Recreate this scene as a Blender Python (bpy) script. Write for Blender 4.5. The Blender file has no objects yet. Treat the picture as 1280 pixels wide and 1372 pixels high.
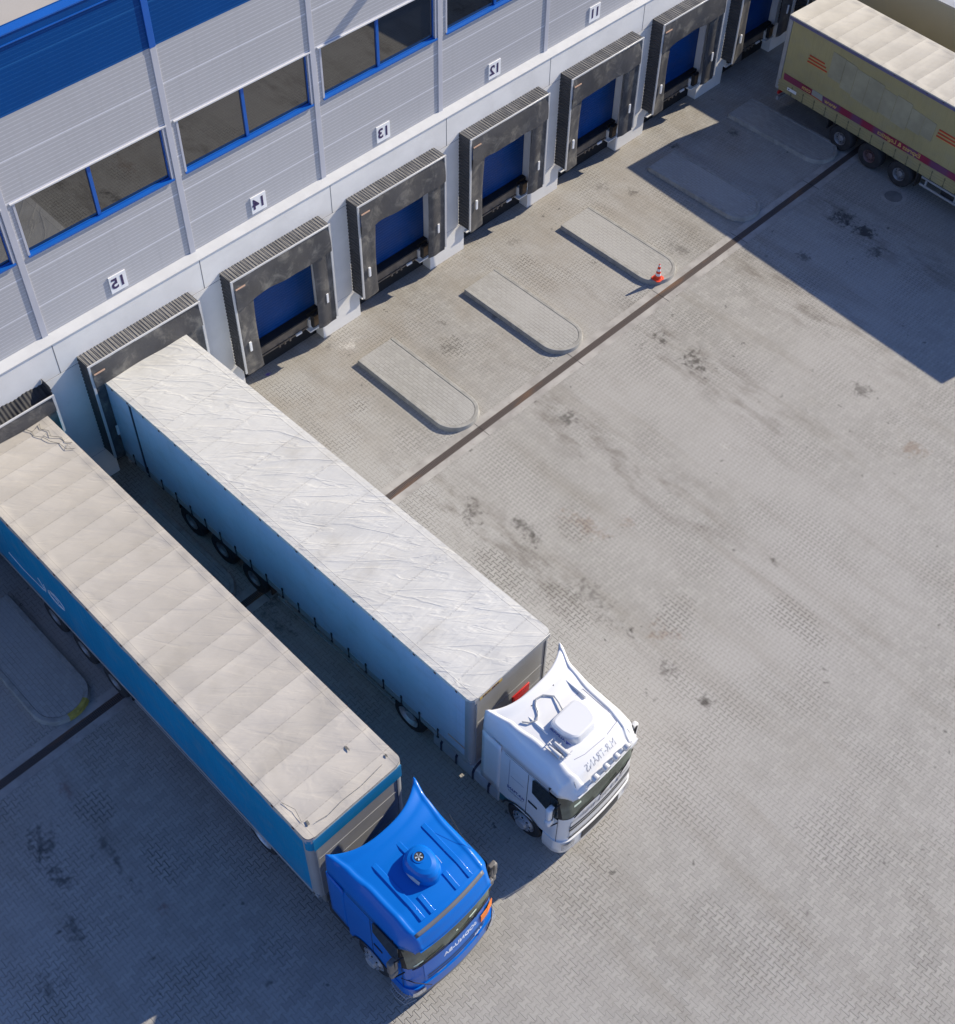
import bpy, bmesh, math, random
from mathutils import Vector, Matrix
R = math.radians
C = bpy.context.scene.collection
SC = bpy.context.scene
random.seed(7)
# ------------------------------------------------------------------ camera
cd = bpy.data.cameras.new('camera'); cam = bpy.data.objects.new('camera', cd); C.objects.link(cam); SC.camera = cam
pitch, yaw, roll, FPX, PX, PY = R(49.478), R(46.481), R(1.891), 1778.971, 657.781, 582.579
fwd = Vector((math.sin(yaw)*math.cos(pitch), math.cos(yaw)*math.cos(pitch), -math.sin(pitch)))
rgt = Vector((math.cos(yaw), -math.sin(yaw), 0)); up = rgt.cross(fwd)
r2 = rgt*math.cos(roll)+up*math.sin(roll); u2 = -rgt*math.sin(roll)+up*math.cos(roll)
m = Matrix((r2, u2, -fwd)).transposed().to_4x4(); m.translation = Vector((-6.681, -23.705, 29.455)); cam.matrix_world = m
cd.sensor_fit = 'HORIZONTAL'; cd.sensor_width = 36; cd.lens = FPX/1280*36
cd.shift_x = -(PX-640)/1280; cd.shift_y = (PY-686)/1280; cd.clip_start = .5; cd.clip_end = 3000
# ------------------------------------------------------------------ sky, sun, exposure
SUN = Vector((1.63, -.36, 1.0)).normalized()            # towards the sun
el = math.asin(SUN.z); az = math.atan2(SUN.x, SUN.y)
W = bpy.data.worlds.new('World'); SC.world = W; W.use_nodes = True
nt = W.node_tree; bg = nt.nodes['Background']; sk = nt.nodes.new('ShaderNodeTexSky'); sk.sky_type = 'NISHITA'; sk.sun_disc = False
sk.sun_elevation = el; sk.sun_rotation = az; sk.dust_density = .2; sk.ozone_density = 4.0; sk.altitude = 200
tint = nt.nodes.new('ShaderNodeMix'); tint.data_type = 'RGBA'; tint.blend_type = 'MULTIPLY'; tint.inputs[0].default_value = 1; tint.inputs[7].default_value = (.96, 1.0, 1.28, 1)   # deep blue clear sky
nt.links.new(sk.outputs[0], tint.inputs[6]); nt.links.new(tint.outputs[2], bg.inputs[0]); bg.inputs[1].default_value = .095
ld = bpy.data.lights.new('sun', 'SUN'); ld.energy = 4.8; ld.angle = R(.5); ld.color = (1, .905, .735)
lo = bpy.data.objects.new('sun', ld); C.objects.link(lo); lo.rotation_euler = SUN.to_track_quat('Z', 'Y').to_euler(); lo.location = (20, -20, 60)
SC.view_settings.view_transform = 'Standard'; SC.view_settings.look = 'None'; SC.view_settings.exposure = 0.5; SC.view_settings.gamma = 1
# ------------------------------------------------------------------ node helpers
class E:
    def __init__(s, g, v): s.g = g; s.v = v
    def _m(s, op, *a):
        n = s.g.nodes.new('ShaderNodeMath'); n.operation = op
        for i, q in enumerate((s,)+a):
            q = q.v if isinstance(q, E) else q
            if isinstance(q, (int, float)): n.inputs[i].default_value = q
            else: s.g.links.new(q, n.inputs[i])
        return E(s.g, n.outputs[0])
    def __add__(s, o): return s._m('ADD', o)
    __radd__ = __add__
    def __sub__(s, o): return s._m('SUBTRACT', o)
    def __rsub__(s, o): return E(s.g, float(o))._m('SUBTRACT', s)
    def __mul__(s, o): return s._m('MULTIPLY', o)
    __rmul__ = __mul__
    def __truediv__(s, o): return s._m('DIVIDE', o)
    def floor(s): return s._m('FLOOR')
    def abs(s): return s._m('ABSOLUTE')
    def min(s, o): return s._m('MINIMUM', o)
    def max(s, o): return s._m('MAXIMUM', o)
    def mod(s, o): return s._m('FLOORED_MODULO', o)
    def gt(s, o): return s._m('GREATER_THAN', o)
    def sin(s): return s._m('SINE')
    def cos(s): return s._m('COSINE')
    def pow(s, o): return s._m('POWER', o)
    def ss(s, a, b, lo=0., hi=1.):
        n = s.g.nodes.new('ShaderNodeMapRange'); n.interpolation_type = 'SMOOTHSTEP'; n.clamp = True
        s.g.links.new(s.v, n.inputs[0])
        for i, q in enumerate((a, b, lo, hi)): n.inputs[i+1].default_value = q
        return E(s.g, n.outputs[0])
def xyz(g, vec=None):
    if vec is None: vec = g.nodes.new('ShaderNodeTexCoord').outputs['Object']
    n = g.nodes.new('ShaderNodeSeparateXYZ'); g.links.new(vec, n.inputs[0]); return [E(g, n.outputs[i]) for i in range(3)]
def comb(g, x, y, z=0.):
    n = g.nodes.new('ShaderNodeCombineXYZ')
    for i, q in enumerate((x, y, z)):
        if isinstance(q, E): g.links.new(q.v, n.inputs[i])
        else: n.inputs[i].default_value = q
    return n.outputs[0]
def noise(g, vec, scale, detail=3, rough=.55, dist=0.):
    n = g.nodes.new('ShaderNodeTexNoise'); n.inputs['Scale'].default_value = scale; n.inputs['Detail'].default_value = detail
    n.inputs['Roughness'].default_value = rough; n.inputs['Distortion'].default_value = dist
    if vec is not None: g.links.new(vec, n.inputs['Vector'])
    return E(g, n.outputs['Fac'])
def mix(g, f, a, b, typ='MIX'):
    n = g.nodes.new('ShaderNodeMix'); n.data_type = 'RGBA'; n.blend_type = typ
    for i, q in ((0, f), (6, a), (7, b)):
        if isinstance(q, E): g.links.new(q.v, n.inputs[i])
        elif isinstance(q, (int, float)): n.inputs[i].default_value = q
        elif isinstance(q, tuple): n.inputs[i].default_value = (*q[:3], 1)
        else: g.links.new(q, n.inputs[i])
    return n.outputs[2]
def bump(g, h, dist, strength=1.):
    n = g.nodes.new('ShaderNodeBump'); n.inputs['Distance'].default_value = dist; n.inputs['Strength'].default_value = strength
    g.links.new(h.v, n.inputs['Height']); return n.outputs[0]
MATS = {}
def mat(name, col, rough=.6, metal=0., var=.12, vs=2.0, b=0., bs=30., spec=.5, coat=0., fn=None, dirt=0.):
    if name in MATS: return MATS[name]
    m = bpy.data.materials.new(name); m.use_nodes = True; g = m.node_tree; p = g.nodes['Principled BSDF']
    p.inputs['Roughness'].default_value = rough; p.inputs['Metallic'].default_value = metal
    p.inputs['Specular IOR Level'].default_value = spec; p.inputs['Coat Weight'].default_value = coat; p.inputs['Coat Roughness'].default_value = .06
    tc = g.nodes.new('ShaderNodeTexCoord').outputs['Object']
    n = noise(g, tc, vs, 5)
    c = mix(g, n.ss(.3, .7), tuple(x*(1-var) for x in col), tuple(min(1, x*(1+var*.6)) for x in col))
    if dirt:
        n2 = noise(g, tc, vs*3.1, 6, .65); c = mix(g, n2.ss(.52, .75, 0, dirt), c, (.12, .10, .08))
    if b: g.links.new(bump(g, noise(g, tc, bs, 4), b), p.inputs['Normal'])
    if fn: c = fn(g, p, c) or c
    if c is not None: g.links.new(c, p.inputs['Base Color'])
    MATS[name] = m; return m
# ------------------------------------------------------------------ mesh helpers
class MB:
    def __init__(s): s.v = []; s.f = []; s.m = []
    def add(s, vs, fs, mi=0):
        o = len(s.v); s.v += [tuple(q) for q in vs]; s.f += [tuple(i+o for i in f) for f in fs]; s.m += [mi]*len(fs); return s
    def box(s, x0, x1, y0, y1, z0, z1, mi=0):
        return s.add([(x0,y0,z0),(x1,y0,z0),(x1,y1,z0),(x0,y1,z0),(x0,y0,z1),(x1,y0,z1),(x1,y1,z1),(x0,y1,z1)],
                     [(0,3,2,1),(4,5,6,7),(0,1,5,4),(1,2,6,5),(2,3,7,6),(3,0,4,7)], mi)
    def cyl(s, a, b, r, n=14, rb=None, mi=0, cap=True):
        a = Vector(a); b = Vector(b); d = (b-a).normalized(); t = d.orthogonal().normalized(); w = d.cross(t); rb = r if rb is None else rb
        vs = [a+(t*math.cos(2*math.pi*i/n)+w*math.sin(2*math.pi*i/n))*r for i in range(n)]+[b+(t*math.cos(2*math.pi*i/n)+w*math.sin(2*math.pi*i/n))*rb for i in range(n)]
        fs = [(i, (i+1) % n, n+(i+1) % n, n+i) for i in range(n)]
        if cap: fs += [tuple(range(n))[::-1], tuple(range(n, 2*n))]
        return s.add(vs, fs, mi)
    def tube(s, pts, r, n=8, mi=0):
        pts = [Vector(p) for p in pts]; vs = []; t = None
        for i, p in enumerate(pts):
            d = (pts[min(i+1, len(pts)-1)]-pts[max(i-1, 0)]).normalized()
            t = d.orthogonal().normalized() if t is None else (t-d*t.dot(d)).normalized()
            w = d.cross(t)
            vs += [p+(t*math.cos(2*math.pi*k/n)+w*math.sin(2*math.pi*k/n))*r for k in range(n)]
        fs = [(i*n+k, i*n+(k+1) % n, (i+1)*n+(k+1) % n, (i+1)*n+k) for i in range(len(pts)-1) for k in range(n)]
        fs += [tuple(range(n))[::-1], tuple((len(pts)-1)*n+k for k in range(n))]
        return s.add(vs, fs, mi)
    def lathe(s, prof, c, axis='X', n=32, mi=0):          # prof: (radius, offset along axis)
        vs = []
        for r, o in prof:
            for k in range(n):
                a = 2*math.pi*k/n; u, v = r*math.cos(a), r*math.sin(a)
                vs.append((c[0]+o, c[1]+u, c[2]+v) if axis == 'X' else (c[0]+u, c[1]+v, c[2]+o))
        return s.add(vs, [(i*n+k, i*n+(k+1) % n, (i+1)*n+(k+1) % n, (i+1)*n+k) for i in range(len(prof)-1) for k in range(n)], mi)
    def grid(s, fn, nu, nv, mi=0, flip=False):
        vs = [fn(i/nu, j/nv) for j in range(nv+1) for i in range(nu+1)]; w = nu+1
        fs = [(j*w+i, j*w+i+1, (j+1)*w+i+1, (j+1)*w+i) for j in range(nv) for i in range(nu)]
        if flip: fs = [f[::-1] for f in fs]
        return s.add(vs, fs, mi)
    def prism(s, poly, z0, z1, mi=0):                     # poly in xy
        n = len(poly); vs = [(x, y, z0) for x, y in poly]+[(x, y, z1) for x, y in poly]
        return s.add(vs, [tuple(range(n))[::-1], tuple(range(n, 2*n))]+[(i, (i+1) % n, n+(i+1) % n, n+i) for i in range(n)], mi)
    def prismx(s, poly, x0, x1, mi=0):                    # poly in yz
        n = len(poly); vs = [(x0, y, z) for y, z in poly]+[(x1, y, z) for y, z in poly]
        return s.add(vs, [tuple(range(n)), tuple(range(n, 2*n))[::-1]]+[(i, n+i, n+(i+1) % n, (i+1) % n) for i in range(n)], mi)
    def build(s, name, mats, parent=None, smooth=False, bevel=0., label=None, loc=None, recalc=True):
        me = bpy.data.meshes.new(name); me.from_pydata(s.v, [], s.f)
        for q in (mats if isinstance(mats, (list, tuple)) else [mats]): me.materials.append(q)
        for p, q in zip(me.polygons, s.m): p.material_index = q
        if recalc:
            bm = bmesh.new(); bm.from_mesh(me); bmesh.ops.recalc_face_normals(bm, faces=bm.faces[:]); bm.to_mesh(me); bm.free()
        if smooth:
            for p in me.polygons: p.use_smooth = True
            me.set_sharp_from_angle(angle=R(38))
        o = bpy.data.objects.new(name, me); C.objects.link(o); o.parent = parent
        if loc: o.location = loc
        if bevel:
            b = o.modifiers.new('bevel', 'BEVEL'); b.width = bevel; b.segments = 2; b.limit_method = 'ANGLE'; b.angle_limit = R(40)
            for p in me.polygons: p.use_smooth = True
            me.set_sharp_from_angle(angle=R(38))
        if label: o['label'] = label
        return o
def tag(o, label, cat, group=None, kind=None):
    if label: o['label'] = label
    if cat: o['category'] = cat
    if group: o['group'] = group
    if kind: o['kind'] = kind
    return o
def thing(name, loc, label, cat, group=None, rz=0.):
    o = bpy.data.objects.new(name, None); C.objects.link(o); o.location = loc; o.rotation_euler = (0, 0, rz); o.empty_display_size = .3
    return tag(o, label, cat, group)
def copy_tree(o, parent=None):
    c = o.copy(); C.objects.link(c); c.parent = parent
    for ch in [q for q in C.objects if q.parent == o]: copy_tree(ch, c)
    return c
def text_mb(txt, size, place, mirror=True, depth=.004, bold=0.):
    """mirrored lettering: place(u, v, d) maps local text coordinates (u across, v up) to space"""
    cu = bpy.data.curves.new('t', 'FONT'); cu.body = txt; cu.size = size; cu.align_x = 'CENTER'; cu.align_y = 'CENTER'; cu.offset = bold; cu.extrude = depth/2; cu.resolution_u = 3
    o = bpy.data.objects.new('t', cu); C.objects.link(o); dg = bpy.context.evaluated_depsgraph_get(); me = bpy.data.meshes.new_from_object(o.evaluated_get(dg))
    mb = MB(); sg = -1 if mirror else 1
    mb.add([place(sg*v.co.x, v.co.y, v.co.z) for v in me.vertices], [tuple(p.vertices) for p in me.polygons])
    bpy.data.objects.remove(o); bpy.data.curves.remove(cu); bpy.data.meshes.remove(me)
    return mb
def sstep(a, b, x):
    t = max(0., min(1., (x-a)/(b-a))); return t*t*(3-2*t)
# ------------------------------------------------------------------ materials
def paver_mat(name, L, H, A, col, stains=(), patches=(), joint=.013, jd=.75, rot=False, lanes=True):
    m = bpy.data.materials.new(name); m.use_nodes = True; g = m.node_tree; p = g.nodes['Principled BSDF']
    tc = g.nodes.new('ShaderNodeNewGeometry').outputs['Position']; x, y, z = xyz(g, tc)
    u, v = (y, x) if rot else (x, y)
    u = u/L; v = v/H
    n = (v+.5).floor(); s = 1.-2.*n.mod(2.); T = ((u*(2*math.pi)).cos()*2.6).max(-1.).min(1.)
    d = (v-n)+s*T*A; row = n-1.+d.gt(0.); uu = u+row.mod(2.)*.5
    du = ((uu+.5).mod(1.)-.5).abs()*L; dj = (d.abs()*H).min(du)
    j = dj.ss(0., joint, 1., 0.)
    wn = g.nodes.new('ShaderNodeTexWhiteNoise'); wn.noise_dimensions = '2D'; g.links.new(comb(g, uu.floor(), row), wn.inputs['Vector']); rnd = E(g, wn.outputs['Value'])
    big = noise(g, tc, .16, 3, .5); med = noise(g, comb(g, x, y*.45), .8, 7, .68, .2); fine = noise(g, tc, 14, 5, .7)
    c = mix(g, rnd, tuple(q*.90 for q in col), tuple(q*1.08 for q in col))
    c = mix(g, big.ss(.35, .68), c, tuple(q*k for q, k in zip(col, (1.12, 1.12, 1.14))))
    c = mix(g, med.ss(.50, .78, 0, .38), c, tuple(q*k for q, k in zip(col, (.66, .63, .58))))
    c = mix(g, fine.ss(.4, .75, 0, .22), c, tuple(q*.62 for q in col))
    jm = noise(g, tc, .5, 4, .6).ss(.42, .68, .38, 1.)
    if lanes:   # tyre-polished lanes running out from the doors, thin scuffs and grime
        ln = noise(g, comb(g, x*1., y*.10), .9, 4, .6, .15); c = mix(g, ln.ss(.50, .72, 0, .42), c, tuple(q*k for q, k in zip(col, (.70, .66, .60))))
        ln2 = noise(g, comb(g, x*3.2+y*.35, y*.22), 1.1, 5, .7); c = mix(g, ln2.ss(.60, .75, 0, .25), c, tuple(q*1.25 for q in col))
        by = ((x-9.1)/4.53+.5).mod(1.)-.5; cen = (by.abs()).ss(.04, .30, 1, 0)*y.ss(-17., -9., 0, 1)*y.ss(-7.2, -4., 1, .35)*x.ss(7., 9., 0, 1)
        dn = noise(g, comb(g, x*1.5, y*.5), 1.3, 6, .68).ss(.44, .68); c = mix(g, (cen*dn*.62).min(.6), c, (.135, .115, .095))
        tw = ((by.abs()-.24).abs().ss(.0, .07, 1, 0))*noise(g, comb(g, x*.6, y*.2), 1.4, 4, .6).ss(.45, .7, 0, .35)*y.ss(-20., -8., 0, 1); c = mix(g, tw, c, (.20, .185, .165))
        nw = y.ss(-6.5, -.5, 0, .48); c = mix(g, nw*noise(g, tc, .55, 5, .6).ss(.35, .65), c, tuple(q*k for q, k in zip(col, (.80, .72, .62))))
        sp = noise(g, tc, 3.4, 3, .6).ss(.66, .72, 0, .65)*noise(g, tc, .28, 2).ss(.42, .58); c = mix(g, sp, c, (.07, .065, .06))
    spl = noise(g, tc, 1.4, 3, .6)*.45+noise(g, tc, 5.5, 5, .72)*.55
    for (sx, sy, rx, ry, k, hue) in stains:
        r = (((x-sx)/rx).pow(2.)+((y-sy)/ry).pow(2.)).pow(.5) if False else ((((x-sx)/rx)*((x-sx)/rx)+((y-sy)/ry)*((y-sy)/ry)).pow(.5))
        q = ((spl-.5)*5.2-r*.85+(.85 if k > .78 else .58)).ss(0., .75, 0, k)
        c = mix(g, q, c, hue)
    for (sx, sy, rx, ry) in patches:   # open, dirt-filled joints
        r = (((x-sx)/rx)*((x-sx)/rx)+((y-sy)/ry)*((y-sy)/ry)).pow(.5)
        q = (med*.9+spl*.8-.4-r*.5).ss(-.05, .35); jm = jm.max(q*1.6)
    c = mix(g, (j*jm*jd).min(.95), c, (.05, .043, .036))
    g.links.new(c, p.inputs['Base Color']); g.links.new((.86-med*.2).v, p.inputs['Roughness']); p.inputs['Specular IOR Level'].default_value = .35
    g.links.new(bump(g, fine*.35-j*jm.min(1.), .008), p.inputs['Normal'])
    return m
BR = (.050, .042, .036); RU = (.20, .13, .085); OIL = (.026, .025, .026); RED = (.17, .07, .06); PUR = (.16, .08, .42); LT = (.55, .52, .48)
STAINS = [(18.17,-7.4,.42,.55,.75,BR),(18.2,-8.6,.45,.5,.8,BR),(17.5,-7.0,.3,.3,.6,BR),(13.6,-7.5,.55,.5,.7,BR),(9.2,-7.9,.45,.55,.7,BR),(9.9,-9.2,.35,.8,.7,BR),(9.75,-9.9,.3,.35,.6,BR),
 (11.1,-10.5,.6,.9,.45,RU),(13.9,-14.9,.25,.28,.75,BR),(9.45,-13.68,.22,.22,.85,BR),(9.5,-12.4,.6,1.4,.5,BR),(9.23,-15.0,.5,.6,.55,BR),(9.23,-16.3,.24,.24,.85,BR),(9.9,-14.3,.5,.7,.4,RU),
 (20.9,-12.9,.45,.5,.6,BR),(20.1,-15.3,.6,.6,.5,RU),(-4.5,-7.8,.5,.7,.62,OIL),(-4.7,-8.9,.4,.8,.7,OIL),(-5.1,-9.9,.3,.8,.6,OIL),(-3.44,-11.08,.28,.34,.75,RED),(-3.4,-7.2,.3,.5,.45,RED),(-3.6,-9.4,.18,1.3,.55,OIL),(-6.2,-10.6,.5,.6,.5,OIL),
 (27.2,-7.8,.6,.5,.8,OIL),(27.1,-8.7,.5,.55,.85,OIL),(26.6,-9.6,.5,.4,.6,OIL),(23.0,-2.0,.4,.5,.6,BR),(25.3,-2.4,.5,.4,.7,OIL),(26.0,-1.3,.35,.3,.7,OIL),(28.2,-2.3,.4,.4,.6,OIL),(13.2,-3.0,.7,.55,.4,BR),(13.7,-1.98,.3,.3,.55,BR),(10.5,-.37,.35,.3,.45,BR),
 (11.0,-.75,.55,.35,.75,LT),(8.44,.0,.13,.10,.9,PUR),(18.0,-1.0,.5,.4,.4,BR),(22.3,-1.0,.5,.35,.4,BR),(15.3,-2.8,.35,.5,.5,BR),(24.6,-8.0,.35,.4,.6,BR),(23.8,-7.0,.3,.5,.5,BR),(3.3,-6.6,.9,1.0,.6,OIL),(.5,-6.5,.9,.8,.5,OIL),(16.2,-11.4,.3,.25,.5,LT),(12.1,-11.2,.35,.45,.35,RU),(21.9,-5.0,.4,.5,.4,BR)]
PATCH = [(8.3,-9.8,.9,2.2),(8.9,-11.9,.8,1.6),(10.6,-14.2,1.2,.9),(10.9,-10.4,.6,.7),(13.3,-3.1,.8,.7),(9.6,-2.9,.5,.6),(-3.2,-8.0,.7,.7),(12.8,-16.4,.9,1.6),(17.6,-1.9,.7,.6),(-2.9,-10.2,.5,.8)]
M_GROUND = paver_mat('paver_yard', .225, .16, .17, (.335, .322, .295), STAINS, PATCH)
M_ISL = paver_mat('paver_block', .21, .11, 0., (.345, .335, .31), (), (), joint=.010, jd=.5, rot=True, lanes=False)
M_KERB = mat('kerb_concrete', (.33, .32, .295), .85, var=.22, vs=3, b=.004, bs=40, dirt=.25)
M_KERBY = mat('kerb_yellow_worn', (.42, .34, .07), .85, var=.3, vs=6, dirt=.4)
M_DRCONC = mat('drain_concrete', (.36, .34, .315), .85, var=.22, vs=1.4, dirt=.35)
def rust(g, p, c):
    x, y, z = xyz(g); n = noise(g, comb(g, x*.35, y*2), 1.2, 4); return mix(g, n.ss(.5, .68), (.105, .085, .078), (.19, .115, .075))
M_GRATE = mat('rusty_grate', (.1, .06, .05), .75, .3, fn=rust)
M_DARK = mat('dark_void', (.012, .012, .014), .9)
def clad(g, p, c, colr, lite):
    x, y, z = xyz(g); k = ((z-5.57)/1.065); s = ((k+.5).mod(1.)-.5).abs()*1.065; mi = (((z/.1065)+.5).mod(1.)-.5).abs()*.1065
    seam = s.ss(.006, .022, 1, 0); ml = mi.ss(.0, .017, 1, 0)
    dash = noise(g, comb(g, x*6, z*2), 2, 2).ss(.35, .65, .6, 1.)
    c = mix(g, ml*dash*.48, c, lite); c = mix(g, seam*.85, c, lite)  # seam lines paler: bevel highlights put into the colour
    rs = noise(g, comb(g, x*5., z*.25), 1.2, 5, .6).ss(.5, .8, 0, colr); c = mix(g, rs, c, (.16, .16, .16))
    g.links.new(bump(g, 0.-ml*.5-seam, .0015), p.inputs['Normal']); return c
M_CLAD = mat('cladding_grey', (.42, .418, .43), .45, var=.03, vs=.4, fn=lambda g, p, c: clad(g, p, c, .10, (.74, .74, .78)))
M_BLUEC = mat('cladding_blue', (.001, .055, .22), .5, var=.06, vs=.5, spec=.12, fn=lambda g, p, c: clad(g, p, c, 0, (.015, .11, .32)))
M_TRIM = mat('trim_grey', (.47, .475, .52), .4, var=.04)
M_TRIMD = mat('trim_lilac_dark', (.25, .25, .33), .5, var=.04)  # darker lilac grey for joint and panel lines
M_BTRIM = mat('trim_blue', (.006, .10, .42), .35, var=.05)
M_CONC = mat('white_concrete', (.78, .765, .735), .75, var=.07, vs=.8, dirt=.06)
M_JOINT = mat('joint_sealant', (.16, .16, .17), .8)
M_ROOF = mat('roof_membrane', (.42, .385, .34), .85, var=.1, vs=.3)
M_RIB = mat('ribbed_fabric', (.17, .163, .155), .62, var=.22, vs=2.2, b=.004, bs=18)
def curt(g, p, c):
    tc = g.nodes.new('ShaderNodeTexCoord').outputs['Object']; x, y, z = xyz(g)
    w = noise(g, comb(g, x*1.2, z*1.), 1.6, 6, .7, .6); c = mix(g, w.ss(.46, .74, 0, .75), c, (.24, .225, .195))
    w2 = noise(g, comb(g, x*4, z*.8), 2.4, 4, .6); return mix(g, w2.ss(.55, .75, 0, .25), c, (.05, .05, .05))
M_CURT = mat('curtain_rubber', (.070, .068, .070), .55, var=.2, vs=1.2, b=.01, bs=3, fn=curt)
M_RIBS = mat('ribbed_fabric_shaded', (.055, .054, .056), .6, var=.2, vs=2.2)  # shade put into the colour for shelter sides; tops use the lighter sunlit copy
M_ALU = mat('aluminium_frame', (.60, .60, .60), .35, .2, var=.06)
M_WHITE = mat('white_plastic', (.8, .8, .8), .5, var=.03)
M_ORANGE = mat('marker_orange', (.62, .40, .28), .5, var=.1)
def doorf(g, p, c):
    x, y, z = xyz(g); k = ((z/.105+.5).mod(1.)-.5).abs()*.105; l = k.ss(0, .012, 1, 0); g.links.new(bump(g, 0.-l, .008), p.inputs['Normal'])
    return mix(g, l*.35, c, (.03, .12, .42))
M_DOOR = mat('door_blue', (.004, .060, .235), .45, spec=.25, var=.15, vs=.7, fn=doorf, dirt=.15)
M_LEV = mat('leveller_steel', (.20, .165, .13), .6, .2, var=.3, vs=2.5, dirt=.4)
M_RUB = mat('black_rubber', (.022, .022, .024), .75, var=.2)
M_RUST = mat('rusty_bumper', (.15, .10, .06), .8, var=.4, vs=9)
def glassf(g, p, c):
    p.inputs['IOR'].default_value = 1.9; return c
M_GLASS = mat('window_glass', (.012, .013, .013), .02, var=.1, spec=.9, fn=glassf)
M_INK = mat('sign_ink', (.035, .02, .09), .5)
M_CONE = mat('cone_orange', (.85, .065, .02), .5, var=.06)
M_IRON = mat('cast_iron', (.20, .195, .19), .8, .1, var=.2)
# ------------------------------------------------------------------ ground
g0 = MB(); g0.add([(-700,-700,0),(900,-700,0),(900,700,0),(-700,700,0)], [(0,1,2,3)])
tag(g0.build('ground', M_GROUND), 'grey interlocking block paving of the loading yard, worn and oil stained', None, kind='structure')
P = 4.53
# drainage channel
dr = thing('drainage_channel', (0, -6.01, 0), 'long straight drainage channel with rusty slotted grating crossing the yard in front of the docks', 'drain')
x0, x1 = -12., 46.
b = MB(); n = 0
b.box(x0, x1, .112, .34, -.05, .008); b.box(x0, x1, -.34, -.112, -.05, .008); b.build('concrete_edge', M_DRCONC, dr)
b = MB(); b.box(x0, x1, -.112, .112, -.05, .003); b.build('channel', M_DARK, dr)
b = MB()
for yy in (-.11, .085): b.box(x0, x1, yy, yy+.025, -.02, .012)
xx = x0
while xx < x1: b.box(xx, xx+.030, -.085, .085, -.02, .010); xx += .046
for yy in (-.05, 0., .05): b.box(x0, x1, yy-.006, yy+.006, -.02, .0115)
b.build('grate', M_GRATE, dr)
b = MB(); 
for k in range(-3, 8): MB().box(11.53+k*4.07-.006, 11.53+k*4.07+.006, -.345, .345, 0, .012).build('expansion_joint', M_DARK, dr)
# kerbed islands
def isl_outline(w, y1, r, inset=0.):
    pts = [(inset, 0.)]
    rr = r-inset
    pts += [(r-rr*math.cos(a), y1+r-rr*math.sin(a)) for a in [R(90*i/9) for i in range(10)]]
    pts += [(w-r+rr*math.sin(a), y1+r-rr*math.cos(a)) for a in [R(90*i/9) for i in range(10)]]
    pts += [(w-inset, 0.)]
    return pts
lab = {-3: 'kerbed paved island at the left edge with worn yellow paint on its rounded kerb', -2: None,
 -1: 'kerbed paved island in the shaded gap between the blue and the white trailers',
 0: 'kerbed paved island nearest the white trailer on its sunny side', 1: 'second sunlit kerbed paved island from the white trailer, empty, before the one with the cone',
 2: 'kerbed paved island with the traffic cone standing on its rounded end', 3: 'kerbed paved island at the shadow edge, next beyond the one with the cone',
 4: 'fully shaded kerbed paved island beside the rear wheels of the yellow trailer'}
for k in (-3, -2, 0, 1, 2, 3, 4):
    L_ = lab[k] if k != -2 else lab[-1]
    t = thing('paved_island', (10.65+k*P, -1.55, 0), L_, 'traffic island', 'paved islands between the loading bays')
    o_, i_ = isl_outline(1.5, -4.2, .72), isl_outline(1.5, -4.2, .72, .14); nn = len(o_)
    b = MB(); vs = [(x, y, 0) for x, y in o_]+[(x+(.02 if x < .75 else -.02), y+(.015 if y < -3 else 0), .155) for x, y in o_]+[(x, y, .155) for x, y in i_]+[(x, y, .0) for x, y in i_]
    fs = [(q*nn+i, q*nn+i+1, (q+1)*nn+i+1, (q+1)*nn+i) for q in range(3) for i in range(nn-1)]+[(0, nn, 2*nn, 3*nn), (nn-1, 4*nn-1, 3*nn-1, 2*nn-1)]
    b.add(vs, fs)
    if k == -3: b.m = [1 if (12 <= (q % (nn-1)) <= 14 and q < 3*(nn-1)) or (9 <= (q % (nn-1)) <= 12 and q < 3*(nn-1)) else 0 for q in range(len(fs))]
    b.build('kerb', [M_KERB, M_KERBY], t, bevel=.012)
    b = MB(); ii = isl_outline(1.5, -4.2, .72, .145); b.prism(ii, 0., .147); b.build('paving', M_ISL, t)
    b = MB(); jj = isl_outline(1.5, -4.2, .72, .125)
# manhole
t = thing('manhole_cover', (29.4, -8.4, 0), 'round manhole cover in the shade beside the yellow trailer wheels', 'manhole')
b = MB(); b.lathe([(.0, .010), (.30, .010), (.30, .004)], (0, 0, 0), 'Z', 32); b.build('lid', M_IRON, t)
b = MB(); b.lathe([(.32, .003), (.32, .009), (.45, .009), (.45, .003)], (0, 0, 0), 'Z', 32); b.build('surround', M_DRCONC, t)
# traffic cone
t = thing('traffic_cone', (20.1, -5.5, .148), 'small orange and white traffic cone standing on the end of a paved island', 'traffic cone')
b = MB(); b.prism([(.17*math.cos(a)*(1.18 if abs(math.sin(2*a)) > .8 else 1), .17*math.sin(a)*(1.18 if abs(math.sin(2*a)) > .8 else 1)) for a in [R(15*i) for i in range(24)]], 0, .03)
b.lathe([(.15, .028), (.13, .05), (.118, .06)], (0, 0, 0), 'Z', 24); b.build('base', M_CONE, t, bevel=.006)
b = MB()
def cr(z): return .105-(z-.06)*.135
zs = [.06, .16, .25, .34, .43, .53, .60]
for i in range(6): b.lathe([(cr(zs[i]), zs[i]), (cr(zs[i+1]), zs[i+1])], (0, 0, 0), 'Z', 24, mi=i % 2)
b.lathe([(cr(.6), .60), (.02, .605)], (0, 0, 0), 'Z', 24, mi=0)
b.m = [0 if (i//24) in (0, 2, 4, 6) else 1 for i in range(len(b.f))]
b.build('cone_body', [M_CONE, M_WHITE], t, smooth=True)
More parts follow.
